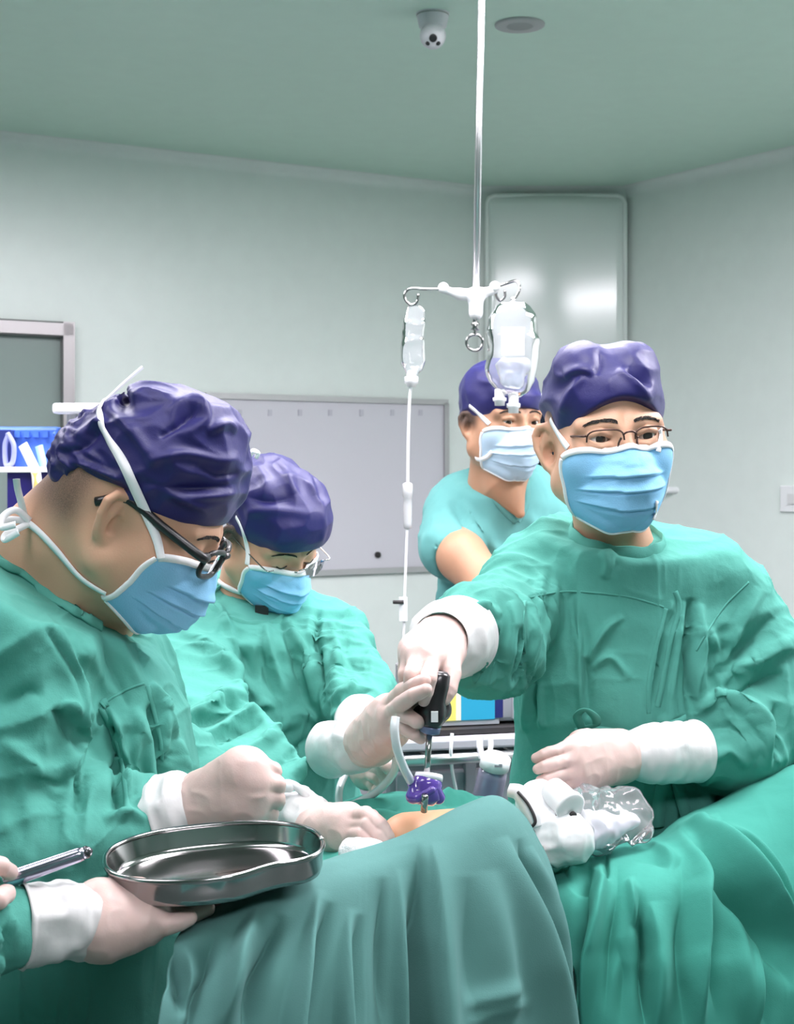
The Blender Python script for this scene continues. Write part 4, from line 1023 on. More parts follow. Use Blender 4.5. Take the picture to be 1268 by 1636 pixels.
# ================================================================ D: standing behind in short-sleeved scrubs
def assistant_behind():
    r = empty('person', (W(815, 800, 3.5)[0], 3.5, 0), 'man in short-sleeved green scrubs and white-blue mask standing behind the drip bag', 'person')
    H = Head(W(800, 672, 3.36), (.46, -.88, -.06), (0, 0, 1), 1.04)
    nk = W(798, 785, 3.42)
    Sr, Er, Wr = W(722, 835, 3.40), W(752, 930, 3.26), W(860, 985, 3.14)
    body = build_body(r, H, dict(wide=1.0, open=.0035), [(H.w((0, -.02, -.05))[0], nk, .060, .066, .03), (nk, nk + [.02, .055, -.15], .06, .072, .05), (W(808, 776, 3.35), W(830, 820, 3.325), .050, .012, .02), (Sr + [0, .05, 0], W(738, 890, 3.31), .040, .050, .03), (W(738, 890, 3.30), W(790, 948, 3.2), .054, .050, .03), (W(790, 948, 3.2), Wr, .047, .028, .03), (W(926, 905, 3.45), W(905, 990, 3.20), .045, .028, .03)], h=.0042, m=SKIN2,
                      hair=lambda V: smoothstep(.012, -.02, V[:, 1] - .02) * smoothstep(-.03, .0, V[:, 2]) * (np.abs(V[:, 0]) < .1) * .9)
    cap = build_cap(r, H, dict(lumps=[((0, -.005, .045), (.084, .107, .080), .02), ((0, -.01, .075), (.07, .085, .055), .03), ((0, -.1, .0), (.04, .03, .03), .03)], edge=(.032, -.04, .10), sag=.05, top=.16, gf=4), amp=.003, seed=31, h=.0036)
    mk, G = build_mask(r, H, dict(w=1.03), mat('mask_pale_blue', (.50, .66, .82), .7, mottle=.03), seed=25)
    eyes(r, H, (.1, .95, -.2)); SB = Surf(body); brows(r, H, SB, .004)
    S = Surf(body, cap, mk)
    strap(mk, S, [(782, 678), (772, 668), (760, 656), (750, 648)], .010, off=.002)
    strap(mk, S, [(786, 722), (778, 730), (768, 734), (760, 732)], .010, off=.002)
    fr = nrm([.3, -.95, 0])
    pr = [(0, nk + [0, .0, -.02], H.w((0, -.02, -.06))[0], .082, .068, None), (0, W(815, 860, 3.46), W(815, 960, 3.46), .165, .165, (fr, .66)), (0, W(815, 960, 3.46), W(815, 1250, 3.52), .165, .18, (fr, .7)), (0, W(730, 815, 3.48), W(905, 810, 3.56), .068, .068, None), (0, W(800, 778, 3.46), W(740, 805, 3.48), .058, .060, None), (0, W(805, 778, 3.46), W(895, 800, 3.54), .058, .058, None),
          (1, W(722, 825, 3.45), W(722, 880, 3.36), .070, .074, None), (2, W(912, 820, 3.55), W(930, 900, 3.5), .072, .072, None), (2, W(930, 900, 3.5), W(900, 980, 3.35), .06, .05, None)]
    fl = [([(720, 800), (745, 840), (760, 880)], (6, 9), -.010), ([(735, 800), (760, 840), (775, 880)], 8, .008), ([(770, 830), (800, 880), (850, 870)], 10, .008), ([(790, 860), (830, 890), (870, 870)], 8, -.008), ([(700, 940), (705, 980)], 10, .008), ([(725, 930), (730, 990)], 8, -.008), ([(840, 820), (870, 860), (900, 840)], 10, .007)]
    V3 = [(W(740, 700, 3.2), W(800, 700, 3.5), .0, .0)]
    g = gown(r, pr, .008, .05, [], fl, SCRUB, 'scrub_top', 34, .004, planes=[(W(800, 768, 3.40), (-.15, -.5, 1))], cuts=[(W(806, 775, 3.32), W(830, 820, 3.33), .040, .006), (W(738, 898, 3.29), W(760, 935, 3.22), .062, .066)])
    S = Surf(g)
    strap(g, S, [(764, 752), (780, 778), (800, 806), (826, 832)], .022, 'neckband', SCRUB, .002)
    strap(g, S, [(826, 832), (838, 812), (842, 790), (840, 768)], .016, 'neckband', SCRUB, .002)
    for wr_, ax_, up_ in ((W(862, 987, 3.135), (.85, -.35, -.25), (0, 0, 1)), (W(905, 990, 3.20), (-.85, -.40, -.25), (0, 0, 1))):
        ax_ = nrm(ax_); sd_ = np.cross(ax_, up_); fs_ = []
        for q in range(4):
            b_ = wr_ + ax_ * .085 + np.array([0, 0, .030 - .020 * q]); fs_.append([b_, b_ + ax_ * .035, b_ + ax_ * .058 + sd_ * .008, b_ + ax_ * .074 + sd_ * .018])
        tb_ = wr_ + ax_ * .03 + np.array([0, 0, .030]); hand(r, 'hand', wr_, [], fs_, [tb_, tb_ + ax_ * .03 + np.array([0, 0, .015]), tb_ + ax_ * .055 + np.array([0, 0, .016])], h=.0032, m=SKIN2)
    legs(r, W(815, 800, 3.52)[0], 3.52, (0, -1), .8, SCRUB)
assistant_behind()
# ================================================================ F: nearly hidden behind the left surgeon, white coat
def hidden_person():
    d = 3.15
    r = empty('person', (W(118, 800, d)[0], d, 0), 'person in a white coat, almost hidden behind the leftmost surgeon', 'person')
    H = Head(W(142, 788, d), (-.1, .99, -.1), (0, 0, 1), 1.0)
    nk = W(120, 860, d)
    body = build_body(r, H, {}, [(H.w((0, -.02, -.05))[0], nk, .058, .066, .03), (nk, nk + [0, 0, -.15], .07, .10, .05)], h=.005, hair=lambda V: smoothstep(.02, .04, V[:, 2]))
    build_cap(r, H, dict(lumps=[((0, -.005, .045), (.082, .106, .080), .02), ((0, -.01, .07), (.07, .08, .05), .03)], edge=(.03, -.03, .1), top=.16), h=.005)
    mk, G = build_mask(r, H, {}, seed=3)
    S = Surf(body); N = []
    pts = [S.near(H.w(p)[0], .003)[0] for p in ((-.066, .04, -.03), (-.078, .0, .015), (-.07, -.05, .03), (0, -.11, .03))]
    V, F = ribbon(pts, [p - H.o for p in pts], .009); add('tie', V, F, WHITE, mk)
    coat = mat('white_coat', (.80, .76, .78), .8, mottle=.03)
    pr = [(0, W(120, 960, d), W(120, 1150, d), .155, .16, ((0, 1, 0), .68)), (0, W(120, 1150, d), W(120, 1500, d), .165, .20, ((0, 1, 0), .72)), (0, W(30, 925, d), W(205, 925, d), .065, .065, None), (0, W(120, 870, d), W(200, 915, d), .055, .055, None), (0, W(120, 870, d), W(40, 915, d), .055, .055, None), (1, W(205, 935, d), W(212, 1060, d - .04), .068, .06, None), (1, W(212, 1060, d - .04), W(190, 1160, d + .12), .056, .045, None), (2, W(28, 935, d), W(20, 1090, d), .068, .055, None)]
    gown(r, pr, .011, .05, [(W(205, 935, d), W(212, 1060, d), .12, .008, 22, 6)], [], coat, 'coat', 44, .003)
    legs(r, W(120, 800, d)[0], d, (0, 1), .75, mat('dark_trousers', (.03, .035, .05), .8))
hidden_person()
# ================================================================ E: nurse beyond the left edge, only hands and sleeve in view
def nurse_at_edge():
    bx, by = -.80, 1.20
    r = empty('person', (bx, by, 0), 'gowned person mostly out of view at lower left, gloved hand under the steel tray', 'person')
    H = Head(np.array([bx, by, 1.60]), (.93, .25, -.25), (0, 0, 1), 1.0)
    nk = np.array([bx - .02, by, 1.47])
    build_body(r, H, {}, [(H.w((0, -.02, -.05))[0], nk, .055, .062, .03), (nk, nk + [0, 0, -.12], .07, .10, .05)], h=.006, hair=lambda V: V[:, 2] * 0)
    build_cap(r, H, dict(lumps=[((0, -.005, .045), (.082, .106, .080), .02), ((0, -.01, .07), (.07, .08, .05), .03)], edge=(.03, -.03, .1), top=.16), h=.005)
    build_mask(r, H, {}, seed=4)
    fr = nrm([.95, .3, 0]); sd = np.array([-fr[1], fr[0], 0]); B = np.array([bx, by, 0])
    Sn, Sf = B + [0, 0, 1.36] - sd * .17, B + [0, 0, 1.36] + sd * .17
    Ef, Wf = W(-150, 1500, 1.25), W(60, 1480, 1.335)
    En, Wn = W(-330, 1560, 1.16), W(-110, 1452, 1.27)
    pr = [(0, B + [0, 0, 1.30], B + [0, 0, 1.0], .135, .145, (fr, .72)), (0, B + [0, 0, 1.0], B + [0, 0, .5], .16, .20, (fr, .75)), (0, Sn, Sf, .07, .07, None), (0, B + [0, 0, 1.44], Sn, .06, .06, None), (0, B + [0, 0, 1.44], Sf, .06, .06, None),
          (1, Sf, Ef, .075, .066, None), (1, Ef, W(8, 1486, 1.315), .050, .031, None), (2, Sn, En, .075, .066, None), (2, En, Wn, .06, .042, None)]
    gown(r, pr, .0075, .05, [(Ef, Wf, .1, .008, 30, 8)], [([(0, 1450), (20, 1480), (22, 1530)], 6, .008), ([(-10, 1470), (5, 1500), (5, 1540)], 5, -.008), ([(-30, 1440), (-10, 1490), (-10, 1540)], 8, .006)], seed=54)
    gl = hand(r, 'glove', W(160, 1472, 1.360), [(W(165, 1455, 1.370), W(225, 1447, 1.420), .026, .024), (W(168, 1485, 1.350), W(225, 1470, 1.370), .026, .022)],
         [WL([(238, 1442, 1.440), (276, 1444, 1.455), (305, 1442, 1.465), (328, 1438, 1.470)]), WL([(243, 1452, 1.415), (285, 1454, 1.420), (315, 1450, 1.425), (340, 1444, 1.430)]),
          WL([(241, 1463, 1.385), (282, 1464, 1.385), (308, 1459, 1.390), (330, 1452, 1.395)]), WL([(234, 1474, 1.355), (264, 1477, 1.355), (286, 1473, 1.360), (302, 1467, 1.365)])],
         WL([(185, 1440, 1.410), (205, 1432, 1.470), (228, 1428, 1.510)]), scale=1.06)
    cuff(gl, W(168, 1470, 1.360), W(32, 1480, 1.320), .031, .036, seed=39, wr=.0025)
    gl = hand(r, 'glove', W(-112, 1450, 1.27), [], [WL([(-48, 1398, 1.29), (-22, 1382, 1.275), (2, 1384, 1.285), (16, 1394, 1.31)]), WL([(-50, 1416, 1.31), (-22, 1440, 1.34), (0, 1442, 1.345), (14, 1432, 1.34)]), WL([(-56, 1436, 1.31), (-30, 1462, 1.33), (-12, 1464, 1.335), (2, 1452, 1.33)]), WL([(-64, 1452, 1.30), (-42, 1474, 1.31), (-26, 1476, 1.315), (-14, 1466, 1.315)])],
         WL([(-78, 1428, 1.25), (-38, 1436, 1.24), (-8, 1438, 1.255), (10, 1428, 1.285)]))
    cuff(gl, W(-108, 1450, 1.27), W(-170, 1470, 1.23), .032, .042, seed=49)
    legs(r, bx, by, (1, .3), .75)
nurse_at_edge()
print('people done', round(time.time() - T0, 1))
# ---------------------------------------------------------------- drapes and table
def sheet(name, net, folds, m, label, nu=240, nv=190, thick=.0025, noise=.0015, seed=1, sc=6, gain=1.5, nu_=None):
    """Cloth sheet through a net of world points (rows from the back edge down to the hem)."""
    net = np.array([[W(*p) for p in row] for row in net])            # rows x cols x 3
    A = np.stack([spline(net[:, j], nv) for j in range(net.shape[1])], 1)   # nv x cols
    G = np.stack([spline(A[i], nu) for i in range(nv)], 1)           # nu x nv x 3
    V = G.reshape(-1, 3); F = grid_faces(nu, nv)
    N = vnormals(V, F)
    if np.mean((N * (np.array([0, 0, EYE]) - V)).sum(1)) < 0: N = -N; F = F[:, ::-1]
    V = V + N * (noise * (ridge(V * np.array([sc, sc, sc * .35]), seed) + .5 * fbm(V * 14, seed + 2)))[:, None]
    V = fold(V, N, folds, tpow=1.0, gain=gain)
    o = add(name, V, F, m); solidify(o, thick); tag(o, label, 'drape'); return o
near = sheet('surgical_drape', [
    [(360, 1560, 1.62), (430, 1500, 1.64), (540, 1440, 1.68), (650, 1400, 1.72), (745, 1370, 1.75), (795, 1365, 1.76), (835, 1375, 1.76), (870, 1400, 1.77)],
    [(318, 1478, 1.46), (415, 1412, 1.50), (530, 1372, 1.55), (645, 1334, 1.60), (742, 1290, 1.64), (792, 1277, 1.67), (832, 1302, 1.70), (862, 1350, 1.74)],
    [(282, 1500, 1.36), (392, 1440, 1.41), (512, 1402, 1.46), (632, 1362, 1.52), (735, 1320, 1.57), (796, 1305, 1.60), (845, 1342, 1.64), (880, 1390, 1.69)],
    [(272, 1560, 1.32), (378, 1510, 1.36), (500, 1480, 1.41), (622, 1450, 1.47), (732, 1420, 1.52), (805, 1410, 1.56), (862, 1430, 1.61), (900, 1470, 1.67)],
    [(252, 1640, 1.29), (360, 1620, 1.32), (488, 1610, 1.37), (615, 1600, 1.43), (730, 1590, 1.48), (815, 1580, 1.53), (880, 1590, 1.59), (921, 1620, 1.66)],
    [(225, 1900, 1.25), (340, 1900, 1.28), (470, 1900, 1.33), (608, 1900, 1.39), (730, 1900, 1.45), (825, 1900, 1.50), (895, 1900, 1.56), (940, 1900, 1.64)],
    [(205, 2400, 1.22), (325, 2400, 1.25), (460, 2400, 1.30), (605, 2400, 1.37), (735, 2400, 1.43), (835, 2400, 1.48), (905, 2400, 1.54), (955, 2400, 1.62)]],
    [([(664, 1345), (680, 1420), (682, 1520), (680, 1660), (678, 1900)], (30, 7), -.022), ([(690, 1345), (697, 1430), (697, 1660), (697, 1900)], (4, 30), .010),
     ([(640, 1385), (644, 1480), (644, 1660), (645, 1900)], (7, 16), .010), ([(612, 1400), (618, 1500), (620, 1660)], (14, 8), -.008),
     ([(806, 1335), (838, 1430), (864, 1520), (893, 1660), (912, 1900)], (20, 6), .013), ([(828, 1340), (858, 1430), (878, 1520), (905, 1650)], (5, 9), -.014), ([(848, 1350), (880, 1440), (902, 1560), (912, 1640)], (8, 5), .010),
     ([(512, 1420), (486, 1520), (456, 1650), (430, 1900)], (7, 12), .012), ([(528, 1440), (505, 1550), (480, 1680)], (10, 8), -.010), ([(560, 1450), (545, 1540), (537, 1650), (532, 1900)], (6, 12), .011), ([(575, 1460), (562, 1560), (556, 1660)], (8, 12), -.007),
     ([(415, 1450), (375, 1540), (345, 1660)], (12, 22), .010), ([(450, 1460), (420, 1560), (398, 1690)], (20, 10), -.012), ([(345, 1490), (318, 1580), (300, 1680)], (18, 12), -.012), ([(276, 1510), (286, 1570), (299, 1625)], (12, 9), -.009), ([(298, 1510), (308, 1570), (292, 1660)], (8, 14), .006),
     ([(735, 1612), (790, 1592), (835, 1572)], (10, 16), .004), ([(740, 1640), (800, 1610), (850, 1600)], 12, .003), ([(745, 1400), (752, 1500), (760, 1640)], 26, -.005), ([(782, 1390), (800, 1520), (815, 1680)], (24, 18), .005)],
    TEAL2, 'grey green drape hanging in the foreground under the steel tray', seed=2, sc=4, nu=340)
far = sheet('surgical_drape', [
    [(870, 1420, 2.06), (940, 1400, 2.08), (1000, 1385, 2.10), (1060, 1350, 2.12), (1120, 1330, 2.13), (1180, 1290, 2.14), (1260, 1240, 2.14), (1380, 1215, 2.12)],
    [(862, 1385, 1.93), (930, 1357, 1.94), (985, 1348, 1.95), (1045, 1338, 1.96), (1090, 1305, 1.98), (1160, 1275, 2.00), (1262, 1222, 2.02), (1400, 1190, 2.0)],
    [(872, 1400, 1.80), (930, 1378, 1.80), (990, 1368, 1.80), (1050, 1356, 1.82), (1115, 1322, 1.86), (1190, 1300, 1.90), (1268, 1270, 1.92), (1400, 1230, 1.90)],
    [(890, 1440, 1.73), (940, 1425, 1.72), (1000, 1420, 1.72), (1060, 1410, 1.73), (1130, 1390, 1.77), (1205, 1380, 1.82), (1280, 1370, 1.85), (1400, 1330, 1.82)],
    [(905, 1520, 1.70), (950, 1510, 1.68), (1010, 1510, 1.68), (1070, 1505, 1.69), (1140, 1500, 1.72), (1215, 1495, 1.77), (1290, 1490, 1.80), (1410, 1470, 1.77)],
    [(915, 1640, 1.68), (960, 1640, 1.66), (1015, 1640, 1.66), (1075, 1640, 1.67), (1145, 1640, 1.69), (1220, 1640, 1.73), (1300, 1640, 1.76), (1420, 1640, 1.74)],
    [(915, 2200, 1.66), (960, 2200, 1.64), (1020, 2200, 1.64), (1080, 2200, 1.65), (1150, 2200, 1.67), (1225, 2200, 1.71), (1310, 2200, 1.74), (1430, 2200, 1.72)]],
    [([(1100, 1300), (1145, 1345), (1185, 1400), (1230, 1455), (1290, 1535)], (16, 12), .030), ([(1085, 1325), (1130, 1372), (1168, 1430), (1215, 1490), (1270, 1580)], (9, 14), -.020), ([(1152, 1318), (1195, 1345), (1232, 1400), (1258, 1450), (1290, 1510)], (7, 9), .014), ([(1165, 1345), (1200, 1385), (1235, 1440), (1270, 1500)], 7, -.012),
     ([(1070, 1310), (1105, 1350), (1122, 1400), (1114, 1460), (1118, 1660)], (14, 10), .016), ([(1085, 1370), (1096, 1430), (1092, 1520), (1095, 1660)], (14, 8), -.012), ([(1135, 1430), (1140, 1500), (1150, 1640)], 10, -.010), ([(1165, 1440), (1180, 1520), (1190, 1640)], 14, .009), ([(1205, 1500), (1205, 1580), (1205, 1660)], (12, 7), .010), ([(1225, 1510), (1225, 1600), (1228, 1660)], 10, -.008),
     ([(1020, 1420), (1024, 1470), (1034, 1520), (1034, 1660)], (10, 7), -.022), ([(1040, 1440), (1046, 1500), (1046, 1660)], (6, 22), .012), ([(985, 1500), (1000, 1560), (990, 1640)], 16, -.008), ([(1005, 1400), (1012, 1440), (1018, 1480)], 8, .008),
     ([(975, 1355), (960, 1430), (946, 1510), (936, 1600), (932, 1660)], (12, 8), .014), ([(940, 1370), (930, 1440), (922, 1530), (915, 1640)], (10, 9), -.018), ([(985, 1375), (985, 1440), (975, 1520), (965, 1620)], 12, -.010), ([(905, 1400), (925, 1385), (938, 1368)], 7, .012), ([(915, 1425), (935, 1400), (945, 1385)], 6, -.010), ([(965, 1360), (968, 1385), (970, 1410)], 5, -.012),
     ([(1010, 1355), (1035, 1350), (1062, 1360), (1085, 1380)], 8, .009), ([(1010, 1375), (1040, 1372), (1070, 1385)], 7, -.006), ([(1080, 1320), (1120, 1318), (1150, 1305)], 8, .008)],
    TEAL3, 'bright green drape falling in deep folds at lower right', seed=8, sc=5, noise=.003, gain=.95, nu=300)
# drape on the table round the operating site
field = sheet('surgical_drape', [
    [(380, 1330, 2.25), (460, 1310, 2.25), (560, 1290, 2.22), (640, 1283, 2.18), (720, 1280, 2.15), (790, 1295, 2.15), (900, 1300, 2.15)],
    [(400, 1335, 2.05), (480, 1300, 2.02), (560, 1284, 1.98), (620, 1274, 1.92), (700, 1272, 1.92), (775, 1280, 1.95), (890, 1310, 2.0)],
    [(400, 1360, 1.92), (480, 1325, 1.90), (560, 1300, 1.86), (620, 1288, 1.82), (700, 1282, 1.82), (780, 1296, 1.84), (880, 1340, 1.88)],
    [(390, 1400, 1.76), (470, 1375, 1.74), (550, 1350, 1.74), (615, 1340, 1.72), (690, 1330, 1.72), (770, 1340, 1.74), (880, 1385, 1.78)],
    [(370, 1470, 1.60), (450, 1440, 1.58), (540, 1400, 1.58), (620, 1380, 1.58), (700, 1375, 1.60), (780, 1380, 1.64), (880, 1440, 1.68)]],
    [([(500, 1305), (560, 1292), (625, 1278)], 6, .010), ([(520, 1318), (580, 1304), (640, 1290)], 5, -.008), ([(540, 1325), (590, 1312), (640, 1300)], 5, .008), ([(695, 1284), (725, 1268), (772, 1280)], 6, .016), ([(505, 1312), (570, 1296), (635, 1282)], 4, -.008), ([(700, 1285), (740, 1280), (775, 1288)], 4, -.007)],
    TEAL3, 'green drape lying round the bared skin on the table', nu=200, nv=150, seed=12, sc=9, noise=.006, gain=1.6)
# operating table under the drapes
t = empty('operating_table', (.34, 1.94, 0), 'operating table hidden beneath the green drapes', 'table')
MB().box((.34, 1.94, .95), (.80, .20, .06)).build('table_top', mat('table_pad', (.05, .05, .055), .6), t); bevel(t.children[-1], .02, 3)
MB().box((.34, 1.94, .53), (.30, .18, .78)).build('column', STEELB, t); bevel(t.children[-1], .02, 3)
MB().box((.34, 1.94, .08), (.7, .3, .14)).build('base', STEELB, t); bevel(t.children[-1], .03, 3)
# patient: only a patch of skin shows
p = empty('person', (.05, 1.80, 1.0), 'patient lying under green drapes, only a patch of bare skin showing', 'person')
def pf(P):
    d = rc(P, W(652, 1348, 1.70), W(730, 1335, 1.75), .036, .032)
    d = smin(d, rc(P, W(640, 1400, 1.75), W(1000, 1520, 1.90), .06, .05), .03)
    return d.astype(np.float32)
V, F = isosurface(pf, W(560, 1420, 1.62) - .05, W(1100, 1240, 2.02) + .05, .006)
add('body', V, F, mat('patient_skin', (.80, .43, .25), .5, mottle=.05, sss=.15), p, attr={'hair': np.zeros(len(V))})
m_g = mat('gauze', (.82, .82, .83), .9, bump=[(300, .4)])
def blob(name, prims, h, m, parent=None, k=.01, nz=0, ns=40, seed=1, **kw):
    def f(P):
        d = None
        for a, b, ra, rb, *fl in prims:
            e = rc(P, a, b, ra, rb, fl[0] if fl else None); d = e if d is None else smin(d, e, k)
        return d.astype(np.float32)
    pts = np.array([q for a, b, ra, rb, *_ in prims for q in (np.array(a) - ra, np.array(a) + ra, np.array(b) - rb, np.array(b) + rb)])
    V, F = isosurface(f, pts.min(0) - .01, pts.max(0) + .01, h)
    if nz: V = V + vnormals(V, F) * (nz * (ridge(V * ns, seed) + .5 * fbm(V * ns * 1.7, seed + 2)))[:, None]
    return add(name, V, F, m, parent, **kw)
o = blob('gauze_pad', [(W(558, 1360, 1.645), W(592, 1356, 1.64), .013, .012), (W(575, 1362, 1.63), W(605, 1362, 1.63), .011, .009)], .003, m_g, nz=.002)
tag(o, 'folded white gauze pad beside the gloved fingers on the skin', 'gauze')
# ---------------------------------------------------------------- steel dish held over the drape
def dish():
    r = empty('kidney_dish', W(343, 1440, 1.42), 'shallow oval stainless steel dish with a dented near rim', 'dish')
    c = W(343, 1360, 1.42); n = 96
    ax = nrm(np.array([1.0, .18, .05])); ay0 = np.array([-.16, 1.0, 0.0]); up = nrm(np.cross(ax, ay0)); up = nrm(up + np.array([-.02, -.10, 0])); ay = nrm(np.cross(up, ax))
    def ring(s, z, off=0):
        out = []
        for t in np.linspace(0, 2 * np.pi, n, endpoint=False):
            x = .1035 * s * np.sign(math.cos(t)) * abs(math.cos(t)) ** .85; y = .0745 * s * np.sign(math.sin(t)) * abs(math.sin(t)) ** .85
            if y < 0: y += .016 * math.exp(-((x - .052) / .030) ** 2)
            L = math.hypot(x, y) + 1e-9; out.append(c + ax * (x + off * x / L) + ay * (y + off * y / L) + up * z)
        return np.array(out)
    prof = [(0.02, -.023, 0), (.5, -.023, 0), (.88, -.023, 0), (.94, -.0215, 0), (.965, -.017, 0), (.99, -.002, 0), (1, 0, 0), (1, .0022, .0012), (1, .0016, .0034), (1, -.0010, .0036), (1, -.003, .0018), (.985, -.018, .0016), (.965, -.024, .0015), (.9, -.0265, 0), (.5, -.0265, 0), (.02, -.0265, 0)]
    R = [ring(*p) for p in prof]
    V = np.vstack(R); F = []
    for i in range(len(R) - 1):
        for j in range(n): F.append([i * n + j, i * n + (j + 1) % n, (i + 1) * n + (j + 1) % n, (i + 1) * n + j])
    F += [list(range(n)), [(len(R) - 1) * n + j for j in range(n)][::-1]]
    add('bowl', V, F, STEEL, r)
    P = ring(1.0, .0006, .0016); mb = MB(); mb.tube(np.vstack([P, P[:1]]), .0026, 8); mb.build('rolled_rim', STEEL, r, smooth=True)
dish()
# trocar rod held at the left edge
r = empty('trocar_rod', W(60, 1390, 1.32), 'slim steel rod with dark tip held in gloved fingers at left edge', 'instrument')
a, b = W(-40, 1424, 1.315), W(148, 1358, 1.34); ax = b - a; L = np.linalg.norm(ax)
MB().lathe([(.0075, 0), (.0078, .002), (.0074, L * .45), (.0066, L * .88), (.0058, L * .93)], a, ax, 20).build('shaft', mat('violet_steel', (.50, .47, .60), .15, 1.0), r, smooth=True)
MB().lathe([(.0058, L * .93), (.0060, L * .955), (.0035, L * .985), (.0008, L)], a, ax, 16).build('tip', mat('dark_steel', (.12, .12, .13), .25, .9), r, smooth=True)
# ---------------------------------------------------------------- scope and purple cannula
r = empty('surgical_instrument', W(685, 1160, 1.68), 'black-handled surgical instrument on a thin steel shaft, gripped by two surgeons', 'instrument')
d = 1.69
a, b = W(702, 1072, d - .012), W(686, 1170, d - .012); ax = b - a; L = np.linalg.norm(ax)
GRIP = mat('grip_black', (.016, .013, .016), .28, coat=.3)
MB().lathe([(.009, 0), (.0135, .004), (.014, L * .25), (.0132, L * .5), (.0155, L * .62), (.016, L * .78), (.013, L * .86), (.012, L * .9)], a, ax, 24).build('handle', GRIP, r, smooth=True)
blob('thumb_lever', [(W(670, 1138, d), W(682, 1140, d - .01), .009, .011), (W(700, 1138, d - .005), W(708, 1132, d), .010, .007), (W(707, 1120, d), W(708, 1140, d), .006, .007)], .0018, GRIP, r, .012)
MB().lathe([(.0118, L * .9), (.0122, L * .92), (.0118, L * 1.0), (.006, L * 1.03)], a, ax, 24).build('collar', mat('blue_grey_collar', (.16, .20, .34), .3, .4), r, smooth=True)
MB().box(W(694, 1145, d - .029), (.008, .004, .012)).build('label_plate', PLASTICW, r)
s0 = W(686, 1168, d - .012); s1 = W(680, 1262, d - .01)
MB().tube(np.array([s0, s1]), .0037, 14).build('shaft', STEEL, r, smooth=True)
r = empty('cannula', W(680, 1285, 1.68), 'translucent purple trocar cannula with white top ring, standing on the skin', 'cannula')
PUR = mat('purple_plastic', (.11, .06, .34), .12, coat=.6)
c0_, c1_ = W(683, 1240, 1.685), W(678, 1286, 1.675); ax = c1_ - c0_; L = np.linalg.norm(ax)
MB().lathe([(.010, 0), (.016, .002), (.0185, .010), (.0165, .018), (.0175, .026), (.014, L - .004), (.010, L)], c0_, ax, 28).build('hub', PUR, r, smooth=True)
blob('fins', [(W(664, 1250, 1.675), W(660, 1272, 1.672), .006, .009), (W(695, 1258, 1.675), W(700, 1274, 1.68), .006, .008), (W(668, 1275, 1.662), W(690, 1262, 1.662), .004, .004)], .0018, PUR, r, .01)
MB().lathe([(.008, -.001), (.0155, -.002), (.0165, .001), (.0162, .005), (.010, .006)], W(685, 1239, 1.685), ax, 28).build('top_ring', PLASTICW, r, smooth=True)
MB().tube(np.array([W(679, 1270, 1.655), W(677, 1296, 1.665)]), .004, 12).build('lower_shaft', STEEL, r, smooth=True)
MB().tube(np.array([W(656, 1248, 1.68), W(662, 1258, 1.675)]), .006, 12).build('port', PUR, r, smooth=True)
TUBE = mat('silicone_tube', (.74, .78, .80), .2, coat=.3, sss=.0)
def hose(pts, rad, label, name='tubing', m=TUBE):
    o = MB().tube(np.array(WL(pts)), rad, 10, 60).build(name, m, None, smooth=True); tag(o, label, 'tube'); return o
hose([(632, 1146, 1.63), (630, 1165, 1.625), (634, 1195, 1.63), (644, 1225, 1.65), (656, 1248, 1.675)], .0052, 'clear tube curving from the gloved hand down to the purple cannula')
hose([(634, 1205, 1.80), (628, 1235, 1.83), (605, 1262, 1.86), (575, 1280, 1.88), (545, 1290, 1.90), (542, 1262, 1.94), (552, 1235, 1.98)], .0052, 'pale tube looping over the green drape below the gloved hands')
hose([(444, 1254, 1.80), (462, 1252, 1.80), (480, 1262, 1.80), (494, 1282, 1.81), (498, 1310, 1.83)], .0052, 'short clear tube arching beside the clenched glove')
r = empty('suction_connector', W(452, 1255, 1.82), 'small clear cylindrical connector at the end of the arching tube', 'connector')
MB().lathe([(.004, 0), (.008, .004), (.008, .022), (.005, .026)], W(436, 1256, 1.80), (1, 0, 0), 18).build('barrel', TUBE, r, smooth=True)
